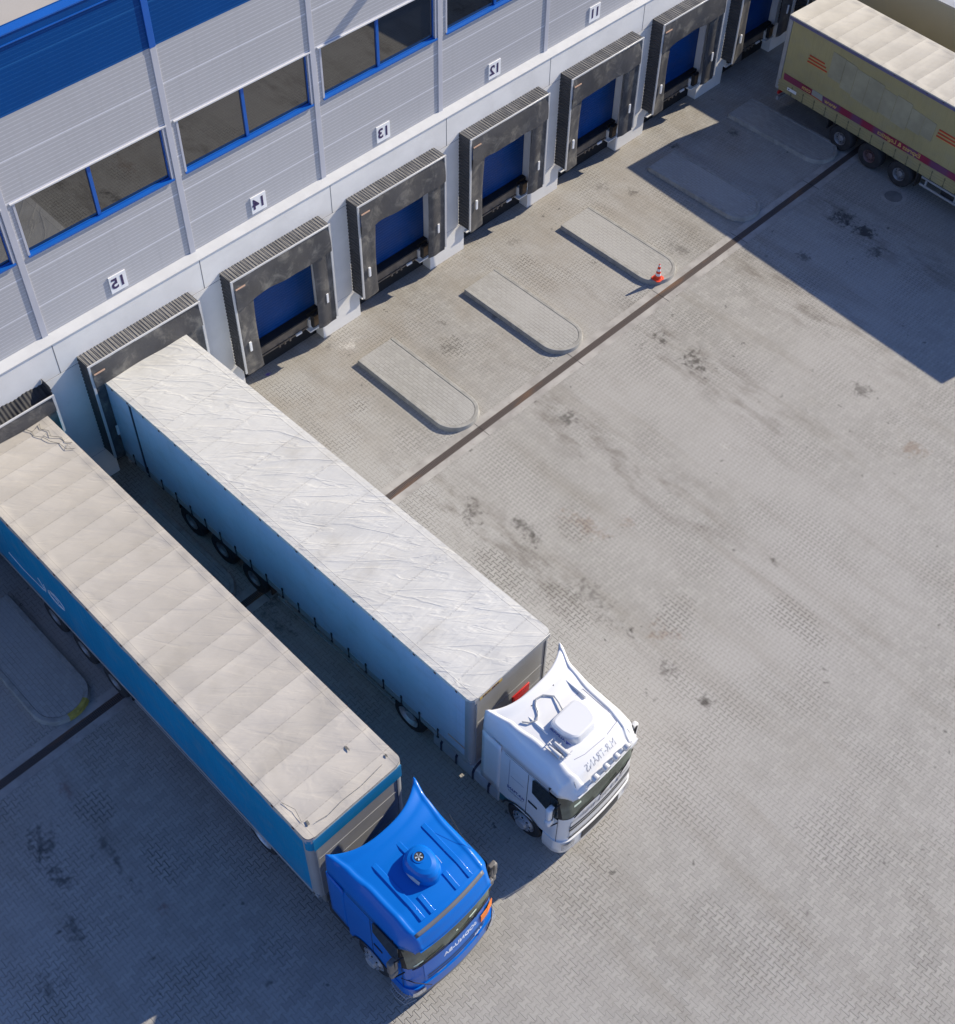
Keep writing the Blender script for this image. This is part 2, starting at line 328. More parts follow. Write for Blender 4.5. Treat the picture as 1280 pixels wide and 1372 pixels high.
# ------------------------------------------------------------------ warehouse
wh = thing('warehouse', (15, 0, 0), 'long warehouse with grey ribbed cladding, blue top band and a row of loading docks', 'warehouse')
wh.location = (0, 0, 0)
XA, XB = -11.22, 48.
K0, K1 = -3, 8
DL, DR = 7.62, 10.64       # undercut / door opening
b = MB(); b.box(XA, XB, .40, .55, 0, 5.6); b.build('inner_wall', M_DARK, wh)
b = MB(); b.box(XA, XB, 0., .398, 4.575, 5.60); b.build('concrete_band', M_CONC, wh)
b = MB()
for k in range(K0, K1):                    # piers between the doors, full height of the dock zone
    a, c = DR+k*P, DL+(k+1)*P
    b.box(a, c, 0., .398, 0., 4.555)
    b.box(c, DR+(k+1)*P, 0, .398, 4.3, 4.555)
b.build('concrete_pier', M_CONC, wh)
b = MB()
b.box(XA, XB, .010, .39, 4.553, 4.577)
for k in range(K0, K1+1): b.box(6.86+k*P-.012, 6.86+k*P+.012, -.002, .1, 4.577, 5.598)
b.build('panel_joint', M_JOINT, wh)
b = MB()
for k in range(K0, K1): MB().box(DR+k*P, DL+(k+1)*P, -.0025, .05, 1.125, 1.135).build('plinth_joint', M_TRIMD, wh)
b = MB(); b.add([(XA,-.03,5.60),(XB,-.03,5.60),(XB,-.03,5.63),(XA,-.03,5.63),(XA,.3,5.70),(XB,.3,5.70),(XA,.3,5.60),(XB,.3,5.60)], [(0,1,2,3),(3,2,5,4),(0,6,7,1)]); b.build('ledge_flashing', mat('flashing_white', (.56, .565, .57), .45, var=.05), wh)
# cladding with window openings
WZ0, WZ1 = 8.21, 9.77
b = MB(); Y = .28
WK = (-2, -1, 0, 1, 2, 3)
b.box(XA, XB, Y, .55, 5.66, WZ0); b.box(XA, XB, Y, .55, WZ1, 11.93)
xs = [XA]
for k in WK: xs += [7.16+k*P, 11.22+k*P]
xs.append(XB)
for i in range(0, len(xs), 2): b.box(xs[i], xs[i+1], Y, .55, WZ0, WZ1)
b.build('grey_cladding', M_CLAD, wh)
b = MB(); b.box(XA, XB, Y-.004, .55, 11.93, 13.5); b.build('blue_cladding', M_BLUEC, wh)
b = MB(); b.box(XA, XB, Y-.05, .62, 13.5, 13.525); b.build('fascia_trim', M_BTRIM, wh); b = MB(); b.box(XA, XB, Y-.05, .50, 13.73, 13.76); b.build('parapet_cap', M_BTRIM, wh); b = MB(); b.box(XA, XB, Y-.025, .60, 13.527, 13.728); b.build('fascia', mat('fascia_blue', (.001, .06, .24), .5, var=.05, spec=.15), wh)
b = MB(); b.box(XA, XB, .7, 60, 13.3, 13.58); b.build('roof', M_ROOF, wh)
for k in range(-4, 6):
    x = 6.87+k*P
    b = MB(); b.box(x-.085, x+.085, Y-.035, Y+.1, 5.67, 11.93); b.box(x-.085, x+.085, Y-.042, Y+.1, 11.93, 13.5, 1); b.build('pilaster_strip', [M_TRIM, M_BTRIM], wh, bevel=.006)
for k in WK:
    xa, xb = 7.16+k*P, 11.22+k*P
    b = MB(); b.box(xa, xb, .36, .38, WZ0, WZ1)
    w = b.build('window', M_GLASS, wh)
    b = MB(); b.box(xa, xa+.02, .33, .365, WZ0, WZ1); b.box(xb-.03, xb, .33, .365, WZ0, WZ1); b.box(xa+.02, xb-.03, .33, .365, WZ1-.05, WZ1)
    b.box(xa+.02, xb-.03, .33, .365, WZ0, WZ0+.045); xm = xa+(xb-xa)*.488; b.box(xm-.045, xm+.045, .315, .365, WZ0+.05, WZ1-.05); b.build('window_frame', M_BTRIM, w)
    b = MB(); b.box(xa-.06, xa-.003, Y-.02, .36, WZ0-.02, WZ1+.01); b.build('reveal_trim', M_TRIM, w); b = MB(); b.box(xb+.003, xb+.06, Y-.02, .36, WZ0-.02, WZ1+.01); b.build('reveal_trim', M_TRIM, w)
    b = MB(); b.add([(xa-.06,Y-.06,WZ0-.035),(xb+.06,Y-.06,WZ0-.035),(xb+.06,Y-.06,WZ0+.004),(xa-.06,Y-.06,WZ0+.004),(xa-.06,.35,WZ0+.02),(xb+.06,.35,WZ0+.02),(xa-.06,.35,WZ0-.035),(xb+.06,.35,WZ0-.035)],
        [(0,1,2,3),(3,2,5,4),(0,6,7,1),(6,4,5,7),(0,3,4,6),(1,7,5,2)]); b.build('window_sill', M_BTRIM, w)
    b = MB(); b.box(xa-.12, xb+.12, Y-.05, Y+.02, WZ1, WZ1+.035); b.build('drip_flashing', mat('drip_white', (.62, .62, .64), .4, var=.03), w)
# number signs (mirrored lettering, as in the picture)
for k, n, wd in ((-1, '15', 'behind the white trailer'), (0, '14', ''), (1, '13', ''), (2, '12', ''), (3, '11', '')):
    t = thing('number_sign', (9.13+k*P, Y-.035, 6.09), 'white square sign with mirrored dark number %s on the grey cladding' % n, 'sign', 'dock number signs')
    b = MB(); b.box(-.25, .25, 0, .033, -.27, .27); b.build('sign_panel', M_WHITE, t)
    text_mb(n, .45, lambda u, v, d: (u, -.004-d, v), bold=.012).build('numeral', M_INK, t)
# dock shelters
def pleat_top(xa, xb, ya, yb, z, nn, amp):
    def f(u, v):
        x = xa+(xb-xa)*u; ph = u*nn*2*math.pi+math.sin(u*37)*.8; return (x, ya+(yb-ya)*v, z+amp*(math.sin(ph)+.5*math.sin(2.3*ph+1+2*v)))
    return f
def dock(k, fold=False, worn=0, trailer=False):
    o = k*P; xl, xr, zt, zb, D = 7.38+o, 10.855+o, 4.77, 1.20, .5
    rnd = random.Random(k+50)
    if fold: D = .42
    sh = MB()
    nt_ = 44
    if not fold:
        sh.grid(pleat_top(xl, xr, -.003, -D, zt+.02, 34, .009), 340, 3)
    else:
        sh.grid(lambda u, v: (xl+(xr-xl)*u, -.003-D*v, zt-.16-.26*v+.010*math.sin(u*190)+.02*math.sin(u*31+v*4)), 300, 4)
    for s, xx in ((-1, xl), (1, xr)):
        def f(u, v, s=s, xx=xx):
            z = zb+(zt-zb)*u; ph = u*58*math.pi; return (xx+s*(.012*math.sin(ph)), -.003-D*v, z+.02*math.sin(v*3))
        sh.grid(f, 230, 2)
    dz = -.30 if fold else 0.
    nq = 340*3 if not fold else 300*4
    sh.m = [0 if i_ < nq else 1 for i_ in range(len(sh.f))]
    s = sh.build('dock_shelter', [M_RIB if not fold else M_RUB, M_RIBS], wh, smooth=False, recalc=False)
    f = MB(); w = .045; zt2 = zt+dz
    f.box(xl-.02, xl+w, -D-.03, -D+.01, zb, zt2+.03); f.box(xr-w, xr+.02, -D-.03, -D+.01, zb, zt2+.03); f.box(xl+w, xr-w, -D-.03, -D+.01, zt2-.02, zt2+.03)
    f.box(xl-.02, xl+.03, -.0, -.03, zt-.02, zt+.05) if False else None
    f.build('frame', M_ALU, s, bevel=.004)
    # curtains hang from the frame: header on top of the two side curtains
    hz = 3.80 if not trailer else 3.98
    def hd(u, v):
        x = xl+w+(xr-xl-2*w)*u; zb_ = hz+.018*math.sin(u*7+k)+.012*math.sin(u*23+k*2)-(.12*sstep(.22, .05, u))+.05*sstep(.8, 1, u)
        if trailer: zb_ = hz
        z = (zt2-.01)*(1-v)+zb_*v
        return (x, -D-.012-.035*math.sin(v*2.2)*(1+.5*math.sin(u*14+k))-.02*math.sin(u*5+v*3), z)
    h = MB(); h.grid(hd, 60, 14); h.grid(lambda u, v: tuple(q+(.012 if i == 1 else 0) for i, q in enumerate(hd(u, v))), 60, 14, flip=True); h.build('header_curtain', M_CURT, s, smooth=True, recalc=False)
    for sd in (-1, 1):
        wid = .64+.02*rnd.random()
        def sc(u, v, sd=sd):
            z = (3.98+.0*u)*(1-v)+(zb-.10-.07*math.sin(u*2.2)*(1 if sd < 0 else .3))*v
            ww = wid*u*(1-.10*math.sin(v*math.pi)*(1 if sd < 0 else .2))
            x = (xl+w+ww) if sd < 0 else (xr-w-ww)
            return (x, -D+.0-.03*u*math.sin(v*2.5+k)+(.10*u*u if sd < 0 else .03*u)+.03*math.sin(u*6+sd)*u, z)
        c = MB(); c.grid(sc, 10, 26); c.grid(lambda u, v: tuple(q+(.012 if i == 1 else 0) for i, q in enumerate(sc(u, v))), 10, 26, flip=True)
        cc = c.build('side_curtain', M_CURT, s, smooth=True, recalc=False)
        if True:
            mx = (7.67 if sd < 0 else 10.54)+o; c = MB(); c.box(mx-.035, mx+.035, -D-.035 if sd > 0 else -D-.05, -D-.0, 1.97, 2.31); c.build('position_marker', M_WHITE, s)
    c = MB(); c.box(xl+.08, xl+.40, -D-.075, -D-.06, zt2-.31, zt2-.265); c.build('header_marker', M_ORANGE, s)
    # upper corner flap
    c = MB(); c.grid(lambda u, v: (xr-w-.02-.42*u*(1-.5*v), -D-.004+.02*u, 4.25-.36*v-.1*u), 6, 6); c.build('corner_flap', M_CURT, s, smooth=True, recalc=False)
    # door, leveller, bumpers
    b = MB(); b.box(DL+.02+o, DR-.02+o, .27, .33, 1.30, 4.3); b.build('door', M_DOOR, wh)
    b = MB(); b.box(DL+o, DR+o, .12, .398, 1.10, 1.27); b.build('dock_threshold', M_RUB, wh)
    b = MB(); b.box(8.10+o, 10.12+o, .06, .12, .86, 1.225); lv = b.build('dock_leveller', M_LEV, wh, bevel=.006)
    b = MB(); b.box(8.08+o, 10.14+o, -.02, .12, 1.227, 1.285); b.build('leveller_lip', M_RUB, lv, bevel=.008)
    b = MB(); b.box(8.10+o, 10.12+o, .03, .055, .80, .845)
    for q in (9.0, 9.2, 9.4): b.box(q+o-.03, q+o+.03, .0, .06, .76, .88)
    b.build('support_bar', M_LEV, lv)
    b = MB(); b.box(9.62+o, 9.84+o, -.02, .028, .80, .87); b.build('white_tag', M_WHITE, lv)
    b = MB(); b.box(DL+o, 8.05+o, .0, .398, .78, 1.10); b.box(10.17+o, DR+o, .0, .398, .78, 1.10); b.box(DL+o, 8.05+o, -.13, .1, .74, .778); b.box(10.06+o, DR+.0+o, -.13, .1, .735, .778); b.build('bumper_ledge', M_CONC, wh)
    for xx in (7.78, 10.20):
        b = MB(); b.box(xx+o, xx+.27+o, -.12, -.002, .83, 1.32); bb = b.build('dock_bumper', M_RUB, wh, bevel=.012)
        b = MB(); b.box(xx+.05+o, xx+.22+o, -.135, -.115, .90, 1.27); b.build('bumper_plate', M_RUST, bb)
    b = MB(); b.box(DL+o, DR+o, 1.2, 1.3, 0, .8) if False else b.box(DL+o, DR+o, .36, .398, 0., .78); b.build('pit_wall', M_DARK, wh)
for k in range(-2, 7):
    dock(k, fold=(k == -2), trailer=k in (-2, -1))
q = MB(); q.cyl((17.4, .28, 13.0), (17.4, -.75, 13.05), .05, 8); q.box(17.26, 17.54, -1.0, -.62, 12.98, 13.16); q.build('shadow_arm', M_ALU, wh)  # unseen arm added above the view to cast the diagonal shadow on the wall
# ------------------------------------------------------------------ trucks
def tarpf(amp, wsc, crum=0., seam=.9, smud=(.30, .27, .22)):
    def fn(g, p, c):
        x, y, z = xyz(g)
        fold = noise(g, comb(g, (x*.6-y*.8)*.5, (x*.75+y*.66)*2.0), wsc, 4, .5, .6); fine = noise(g, comb(g, x*.7, y*4.5), 2.0, 2, .5, .3); big = noise(g, comb(g, x, y), .7, 4)
        sm = ((y/seam).mod(1.)-.5).abs(); s = sm.ss(.475, .5, 0, 1)*noise(g, comb(g, x*5, y*5), 3, 3).ss(.3, .6); pn = (y/seam).floor(); wn = g.nodes.new('ShaderNodeTexWhiteNoise'); wn.noise_dimensions = '1D'; g.links.new(pn.v, wn.inputs['W']); c = mix(g, E(g, wn.outputs['Value'])*(.22 if crum else .08), c, smud)
        c = mix(g, big.ss(.5, .8, 0, .35), c, smud); c = mix(g, s*(.6 if crum else .22), c, (.22, .20, .17))
        e = x.abs().ss(1.10, 1.28, 0, 1)*noise(g, comb(g, x*3, y*3), 4, 5, .7).ss(.52, .7); c = mix(g, e*.35, c, (.16, .14, .11))
        hem = ((x.abs()-1.11).abs().ss(0, .012, 1, 0)+(x.abs()-1.19).abs().ss(0, .008, .6, 0))*.10
        cr = noise(g, comb(g, x*1.1, y*1.1), 1.1, 3, .5, 1.0); cr2 = (cr-.5).abs().ss(0., .12, 1, 0)
        fm = (0.-y).ss(7.5, 11.5, 0, 1.) if crum else None
        rg = (fold-.5).abs().ss(0, .07, 1, 0); h = fold*(.75 if not crum else 1.)+rg*(.16 if not crum else .05)+fine*.35+s*.12+hem
        if crum: h = h+cr2*fm*crum
        c = mix(g, hem*3., c, tuple(q*.6 for q in smud))
        g.links.new(bump(g, h, amp), p.inputs['Normal']); return c
    return fn
M_TARPW = mat('tarpaulin_white', (.60, .592, .56), .5, var=.05, vs=.8, fn=tarpf(.036, 1.35, seam=1.3))
M_TARPB = mat('tarpaulin_beige', (.48, .445, .395), .6, var=.07, vs=.9, fn=tarpf(.020, 1.3, crum=.08, seam=.66))
M_TARPY = mat('tarpaulin_cream', (.52, .48, .405), .6, var=.12, vs=.8, fn=tarpf(.02, 1.3, crum=.03, seam=.66))
def sidef(g, p, c):
    x, y, z = xyz(g); n = noise(g, comb(g, y*3.2, z*.15), 1.6, 4, .6); st = noise(g, comb(g, y*1.2, z*2), 1.5, 5)
    g.links.new(bump(g, n, .035), p.inputs['Normal']); c = mix(g, st.ss(.45, .75, 0, .18), c, (.25, .25, .25)); return mix(g, z.ss(1.9, 1.1, 0, .25)*st, c, (.12, .12, .12))
M_SIDEW = mat('curtain_silver_blue', (.52, .62, .77), .35, var=.06, vs=.5, fn=sidef, coat=.15)
M_SIDEB = mat('curtain_petrol_blue', (.001, .235, .46), .5, spec=.2, var=.08, vs=.5, fn=sidef)
M_SIDEY = mat('curtain_yellow', (.40, .335, .155), .5, var=.1, vs=.6, fn=sidef)
M_PATCH = mat('faded_grey_patch', (.35, .35, .30), .6, var=.12, vs=1.5)
M_PATCH2 = mat('faded_yellow_patch', (.36, .325, .21), .6, var=.14, vs=1.8)
M_SILV = mat('silver_panel', (.42, .425, .43), .4, .3, var=.06)
M_GALV = mat('galvanised', (.42, .43, .44), .45, .4, var=.1)
M_TYRE = mat('tyre_rubber', (.028, .028, .03), .8, var=.25, vs=6)
M_RIM = mat('wheel_rim', (.50, .51, .53), .4, .4, var=.15, vs=5, dirt=.35)
M_RIMD = mat('wheel_rim_dark', (.16, .10, .10), .6, .2, var=.2)
M_RIMT = mat('wheel_rim_trailer', (.26, .26, .27), .5, .3, var=.3, vs=5, dirt=.5)
M_CHAS = mat('chassis_black', (.03, .03, .032), .6, var=.3)
M_CABW = mat('paint_white', (.76, .76, .755), .28, var=.02, vs=.6, coat=.6)
M_CABB = mat('paint_blue', (.001, .135, .53), .35, var=.03, vs=.6, spec=.25, coat=.2)
M_CABT = mat('paint_teal', (.01, .13, .15), .4, var=.1)
M_WSH = mat('windscreen', (.09, .11, .085), .05, var=.5, vs=2.2, spec=.8)
M_SGL = mat('side_glass', (.014, .018, .018), .06, var=.4, vs=3, spec=.6)
M_PAPER = mat('dash_paper', (.65, .75, .6), .7)
M_RED = mat('red_panel', (.62, .015, .015), .4)
M_STRIPE = mat('stripe_crimson', (.27, .02, .055), .5, var=.15, vs=.7, fn=lambda g, p, c: mix(g, noise(g, comb(g, xyz(g)[1]*.8, 0.), 1.3, 1, 0).ss(.46, .56), c, (.16, .055, .12)))
M_YEL = mat('lettering_gold', (.62, .42, .12), .5)
M_REDL = mat('emblem_red', (.50, .06, .025), .5)
M_CHROME = mat('chrome', (.75, .76, .78), .12, 1.0, var=.03)
M_LAMP = mat('lamp_glass', (.55, .57, .60), .08, .3, var=.3, vs=14, coat=1.)
M_GREY = mat('grey_plastic', (.20, .19, .18), .6, var=.15)
M_MIR = mat('mirror_housing', (.16, .15, .14), .5, var=.2)
M_TXT = mat('lettering_grey', (.42, .42, .46), .4, .3)
M_TXTW = mat('lettering_white', (.8, .82, .85), .4)
M_TXTN = mat('lettering_navy', (.03, .06, .28), .5)
M_ORP = mat('plate_orange', (.85, .22, .03), .5, var=.08)
M_NAVY = mat('seal_strip_navy', (.02, .022, .05), .5)
M_BAND = mat('tarp_edge_lilac', (.42, .40, .44), .6, var=.08)
def wheel(parent, x, y, z=.52, r=.52, side=-1, w=.32, rim=None, name='wheel', dish=True, rk=1.):
    """one wheel with tyre and rim, outer face towards side"""
    e = bpy.data.objects.new(name, None); C.objects.link(e); e.parent = parent; e.location = (x, y, z)
    s = side; R0 = r; r_ = r*rk; prof = [(r_*.60, s*-.02), (r_*.66, s*.0), (r*.90, s*.005), (r*.975, s*-.03), (r, s*-.07), (r, s*-(w-.07)), (r*.97, s*-(w-.03)), (r*.6, s*-w)]
    b = MB(); b.lathe([(a, o) for a, o in prof], (0, 0, 0), 'X', 36); b.build('tyre', M_TYRE, e, smooth=True)
    ro = -.11 if dish else .05; r = r_
    b = MB(); b.lathe([(r*.62, s*.0), (r*.58, s*-.015), (r*.55, s*-.06), (r*.50, s*ro), (r*.30, s*(ro-.01)), (r*.28, s*(ro+.07)), (r*.16, s*(ro+.09)), (.001, s*(ro+.09))], (0, 0, 0), 'X', 30)
    for k in range(10):
        a = 2*math.pi*k/10; b.cyl((s*(ro-.01), r*.39*math.cos(a), r*.39*math.sin(a)), (s*(ro+.03), r*.39*math.cos(a), r*.39*math.sin(a)), .022, 6)
    for k in range(10):
        a = 2*math.pi*(k+.5)/10; b.cyl((s*(ro-.012), r*.47*math.cos(a), r*.47*math.sin(a)), (s*(ro+.004), r*.47*math.cos(a), r*.47*math.sin(a)), .026*rk, 10, mi=1)
    b.build('rim', [rim or M_RIM, M_DARK], e, smooth=True)
    return e
def trailer(loc, th, label, roofm, sidem, style, L=13.6, H=4.0):
    t = thing('semi_trailer', loc, label, 'trailer', None, th); W_ = 1.275; rnd = random.Random(hash(style) % 97 if False else len(style)*7)
    # roof tarpaulin: sagging cloth between the bows, folded down over the rails
    def zroof(x, y):
        a = abs(x)/W_; bow = -(.030 if style != 'white' else .005)*abs(math.sin(math.pi*y/.66))**.8
        w = .0035*math.sin(3.1*x+1.7*y)+.003*math.sin(2.3*x-2.9*y+1) 
        if style == 'white': w = .006*math.sin(3.2*y+3.9*x+.9*math.sin(1.3*y))*(.5+.5*math.sin(.7*y+1))+.0022*math.sin(15*y+4.5*x+2*math.sin(x*2))*(.55+.45*math.sin(.9*y))
        fr = sstep(-L+3.2, -L+.8, y); w += fr*.009*math.sin(5*x+3*y+math.sin(4*y))*math.sin(3*y-2*x)
        return H-.01+(bow+w)*sstep(1., .8, a)-.012*sstep(.86, 1., a)
    drop = {'white': .07, 'blue': .13, 'yellow': .02}[style]
    def roof(u, v):
        s = (u*2-1); y = .0-(L+.015)*v; wav = (.5+.5*math.sin(y*2*math.pi/.9+1))*(.05 if style == 'blue' else .010)
        if abs(s) > .955:
            k = (abs(s)-.955)/.045; x = math.copysign(W_+.012+.006*k, s); z = H-.035-(drop+wav)*k
        else: x = s/.955*(W_+.004); z = zroof(x, y)
        r = .13 if style != 'yellow' else .05      # rounded front corners
        fy = (L-r)
        if -y > fy and abs(x) > W_-r:
            dx = abs(x)-(W_-r); dy = -y-fy; m_ = math.hypot(dx, dy)
            if m_ > r: x = math.copysign(W_-r+dx*r/m_, x); y = -(fy+dy*r/m_)
        return (x, y, z)
    b = MB(); b.grid(roof, 44, 420, flip=True)
    b.grid(lambda u, v: (lambda p: (p[0], p[1]-.006, p[2]-(drop+.03)*v*(1 if v else 0)))(roof(.0225+.955*u, 1.)), 42, 3)
    b.build('roof_tarpaulin', roofm, t, smooth=True, recalc=False)
    zt = H-.13; zb = {'white': 1.22, 'blue': 1.0, 'yellow': 1.42}[style]
    for s in (-1, 1):
        b = MB(); b.grid(lambda u, v: (s*(W_-.012+.006*math.sin(u*60)+.010*math.sin(v*3.1)), -.18-(L-.36)*u, zb+(zt+.08-zb)*v), 160, 8, flip=(s > 0)); b.build('side_curtain', sidem, t, smooth=True, recalc=False)
        b = MB(); b.box(*sorted((s*(W_-.05), s*(W_+.002))), -L+.14, -.14, zt+.02, H-.05); b.build('top_rail', M_NAVY, t)
        if style == 'yellow': b = MB(); b.box(*sorted((s*(W_+.003), s*(W_+.022))), -L+.05, -.02, H-.17, H-.06); b.build('edge_band', mat('band_violet_shade', (.13, .12, .22), .5), t)  # band under the roof edge, top rail shade put into its violet colour
        b = MB(); b.box(*sorted((s*(W_-.06), s*(W_+.0))), -L+.02, -.0, 1.00, 1.11); b.box(*sorted((s*(W_-.05), s*(W_-.004))), -L+.05, -.05, 1.11, zb+.02); b.build('side_rail', M_GALV if style != 'yellow' else M_SIDEY, t, bevel=.006)
    if style == 'yellow':
        for s in (-1, 1):
            b = MB()
            for q in range(3): b.box(*sorted((s*(W_-.03), s*(W_+.006))), -L+.1, -.1, 1.115+q*.105, 1.205+q*.105)
            b.build('side_board', M_SIDEY, t, bevel=.008)
    # straps with buckles along the rail
    me = None
    n = {'white': 20, 'blue': 0, 'yellow': 24}[style]
    for s in (-1, 1):
        for i in range(n):
            y = -.75-i*(L-1.2)/n
            if me is None:
                b = MB(); zz = zb+.20 if style != 'yellow' else 1.38
                b.box(-.008, .008, -.014, .014, 1.03, zz); b.box(-.014, .014, -.022, .022, zz-.10, zz); b.box(-.018, .018, -.03, .03, 1.01, 1.07)
                o = b.build('strap', M_CHAS if style != 'yellow' else mat('strap_olive', (.16, .15, .08), .7), t, bevel=.003); me = o.data
                o.location = (s*(W_+.008), y, 0)
            else:
                o2 = o.copy(); C.objects.link(o2); o2.parent = t; o2.location = (s*(W_+.008), y, 0)
    # rivets / bow ends along the roof edge
    b = MB()
    for s in (-1, 1):
        for i in range(20): b.box(*sorted((s*(W_+.012), s*(W_+.022))), -.6-i*.66-.03, -.6-i*.66+.03, H-.11, H-.06)
    b.build('roof_clips', mat('clip_rust', (.16, .07, .04), .7, var=.3, vs=9), t)
    # front wall with rounded corner posts
    b = MB(); b.box(-W_+.13, W_-.13, -L-.0, -L+.03, .95, H-.06); fw = b.build('front_wall', M_SILV, t)
    b = MB()
    for zz in (1.6, 2.2, 2.8): b.box(-W_+.14, W_-.14, -L-.008, -L, zz, zz+.03)
    b.box(-W_+.14, -W_+.18, -L-.02, -L, 1., H-.1); b.box(W_-.18, W_-.14, -L-.02, -L, 1., H-.1); b.build('wall_rib', M_GALV, fw)
    for s in (-1, 1):
        pts = [(s*(W_-.13+.13*math.sin(R(a))), -(L-.13+.13*math.cos(R(a)))) for a in (0, 15, 30, 45, 60, 75, 90)]
        pts += [(s*W_, -L+.20), (s*(W_-.03), -L+.20), (s*(W_-.13), -L+.03)]
        b = MB(); b.prism(pts if s > 0 else pts[::-1], .98, H-.05); b.build('corner_post', M_SILV, t, smooth=True)
        b = MB(); b.box(*sorted((s*(W_-.06), s*(W_+.002))), -.16, 0, 1., H-.05); b.build('rear_post', M_GALV, t, bevel=.01)
    b = MB(); b.box(-W_+.06, W_-.06, -.06, 0, 1.0, H-.05); b.build('rear_door', M_SILV if style != 'yellow' else M_SIDEY, t)
    if style == 'white':
        b = MB(); b.box(-W_-.006, -W_+.02, -1.32, -1.25, 1.1, zt+.02); b.build('curtain_pole', M_NAVY, t)
        b = MB(); b.box(-W_+.06, W_-.06, -L-.03, -L-.004, H-.17, H-.02); hb = b.build('header_board', M_SILV, t, bevel=.008)
        b = MB(); b.box(-.1-.96, -.98+.62, -L-.036, -L-.031, H-.155, H-.045); b.build('name_plate', M_YEL, hb)
        text_mb('WIELTON', .115, lambda u, v, d: (-.71+u, -L-.037-d, H-.10+v), bold=.004).build('lettering', M_INK, hb)
        b = MB(); b.box(.05, .62, -L-.03, -L-.002, 2.2, 2.55); b.build('red_cover', M_RED, t, bevel=.01)
        b = MB(); b.box(-W_-.012, -W_-.004, -L+.18, -L+.72, 1.62, 1.67); b.build('warning_label', M_ORANGE, t)
    if style == 'blue':
        b = MB(); b.box(-W_+.10, W_-.06, -L-.03, -L-.004, H-.62, H-.13); b.build('front_flap', mat('curtain_blue_sunny', (.008, .20, .42), .4, var=.08, fn=sidef), t)  # sunlit tone of the curtain blue put into the flap colour
        b = MB(); b.grid(lambda u, v: (lambda a: (-(W_-.13+.142*math.sin(a)), -(L-.13+.142*math.cos(a)), H-.13-.45*v))(R(-5+95*u)), 8, 2); b.build('corner_wrap', M_SIDEB, t, smooth=True)
        b = MB(); b.grid(lambda u, v: (lambda a: (-(W_-.14+.155*math.sin(a)), -(L-.14+.155*math.cos(a)), H-.03-(.10+.14*math.sin(math.pi*u))*v))(R(-10+110*u)), 14, 3); b.build('corner_cap', M_BAND, t, smooth=True)
        # scribble on the side
        def sc(pts, r=.012):
            q = MB(); q.tube([(-W_-.012, y, z) for y, z in pts], r, 5); return q
        mk = sc([(-1.74, 1.97), (-1.8, 1.93), (-2.42, 1.86), (-3.0, 1.93), (-3.33, 1.97), (-3.45, 2.1)]).build('marking', M_TXTW, t)
        sc([(-3.22, 2.39), (-3.35, 2.2), (-3.42, 1.98), (-3.48, 2.15), (-3.45, 2.35)], .008).build('marking', M_TXTW, t)
        sc([(-3.62+.34*(1-math.cos(a))*-1, 2.22+.20*math.sin(a)) for a in [R(20*i) for i in range(19)]], .010).build('marking', M_TXTW, t)
        sc([(-3.66-.20*(1-math.cos(a)), 2.20+.12*math.sin(a)) for a in [R(20*i) for i in range(19)]], .008).build('marking', M_TXTW, t)
        sc([(-4.05, 2.12), (-4.27, 2.09)], .012).build('marking', M_TXTW, t)
        # torn places on the roof
        for (x, y, r) in ((.62, -12.6, .09), (-1.02, -13.3, .09), (1.1, -13.3, .06)):
            q = MB(); nn = 9; pts = [(x+r*(.45+.75*rnd.random())*math.cos(2*math.pi*i/nn)*.5, y+r*(.45+.75*rnd.random())*math.sin(2*math.pi*i/nn)*.9) for i in range(nn)]
            q.prism(pts, H-.002, H+.004); q.build('torn_patch', mat('torn_tarp', (.17, .16, .14), .8, var=.5, vs=14), t)
        for pts in ([(.62, -.35), (.70, -.55), (.66, -.70), (.80, -.90), (.86, -1.15), (.98, -1.35), (1.0, -1.62), (1.16, -1.75)], [(.98, -.45), (.90, -.62), (1.02, -.80), (.96, -1.0), (1.12, -1.2), (1.10, -1.4), (1.22, -1.55)], [(.70, -.55), (.84, -.52), (.98, -.45)], [(.80, -.90), (.9, -.84), (.96, -1.)], [(1.0, -1.62), (1.12, -1.5)], [(-.9, -13.4), (-.6, -13.46), (-.2, -13.42), (.3, -13.45), (.9, -13.4)], [(-1.1, -13.2), (-1.02, -12.9), (-1.12, -12.6)]):
            q = MB(); q.tube([(x, y, H+.003) for x, y in pts], .007 if len(pts) > 5 else .005, 5); q.build('tear', mat('torn_tarp', (.17, .16, .14), .8, var=.5, vs=14), t)
    if style == 'yellow':
        X = -W_-.006
        def pl(pts, mt, nm, off=.0, par=t):
            q = MB(); q.prismx(pts, X-.006-off, X-off); return q.build(nm, mt, par)
        o = 2.45
        sp = pl([(-2.75+o, 1.50), (-4.04+o, 1.50), (-4.04+o, 1.74), (-2.73+o, 1.76)], M_STRIPE, 'stripe')
        pl([(-4.55+o, 1.47), (-13.6+.15, 1.47), (-13.6+.15, 1.72), (-4.52+o, 1.74)], M_STRIPE, 'stripe')
        pl([(-4.04+o, 1.50), (-4.55+o, 1.47), (-4.55+o, 1.50), (-4.04+o, 1.53)], M_REDL, 'stripe')
        for oy in (0, -5.55):
            for q in range(3):
                z = 2.93-q*.125; a = -3.6+o+oy+.02*q; c_ = -4.28+o+oy-.08*q
                pl([(a, z-.03), (c_, z-.03), (c_, z+.03), (a, z+.03)], M_REDL, 'emblem_bar'); pl([(a, z-.05), (c_, z-.05), (c_, z-.031), (a, z-.031)], M_YEL, 'emblem_bar')
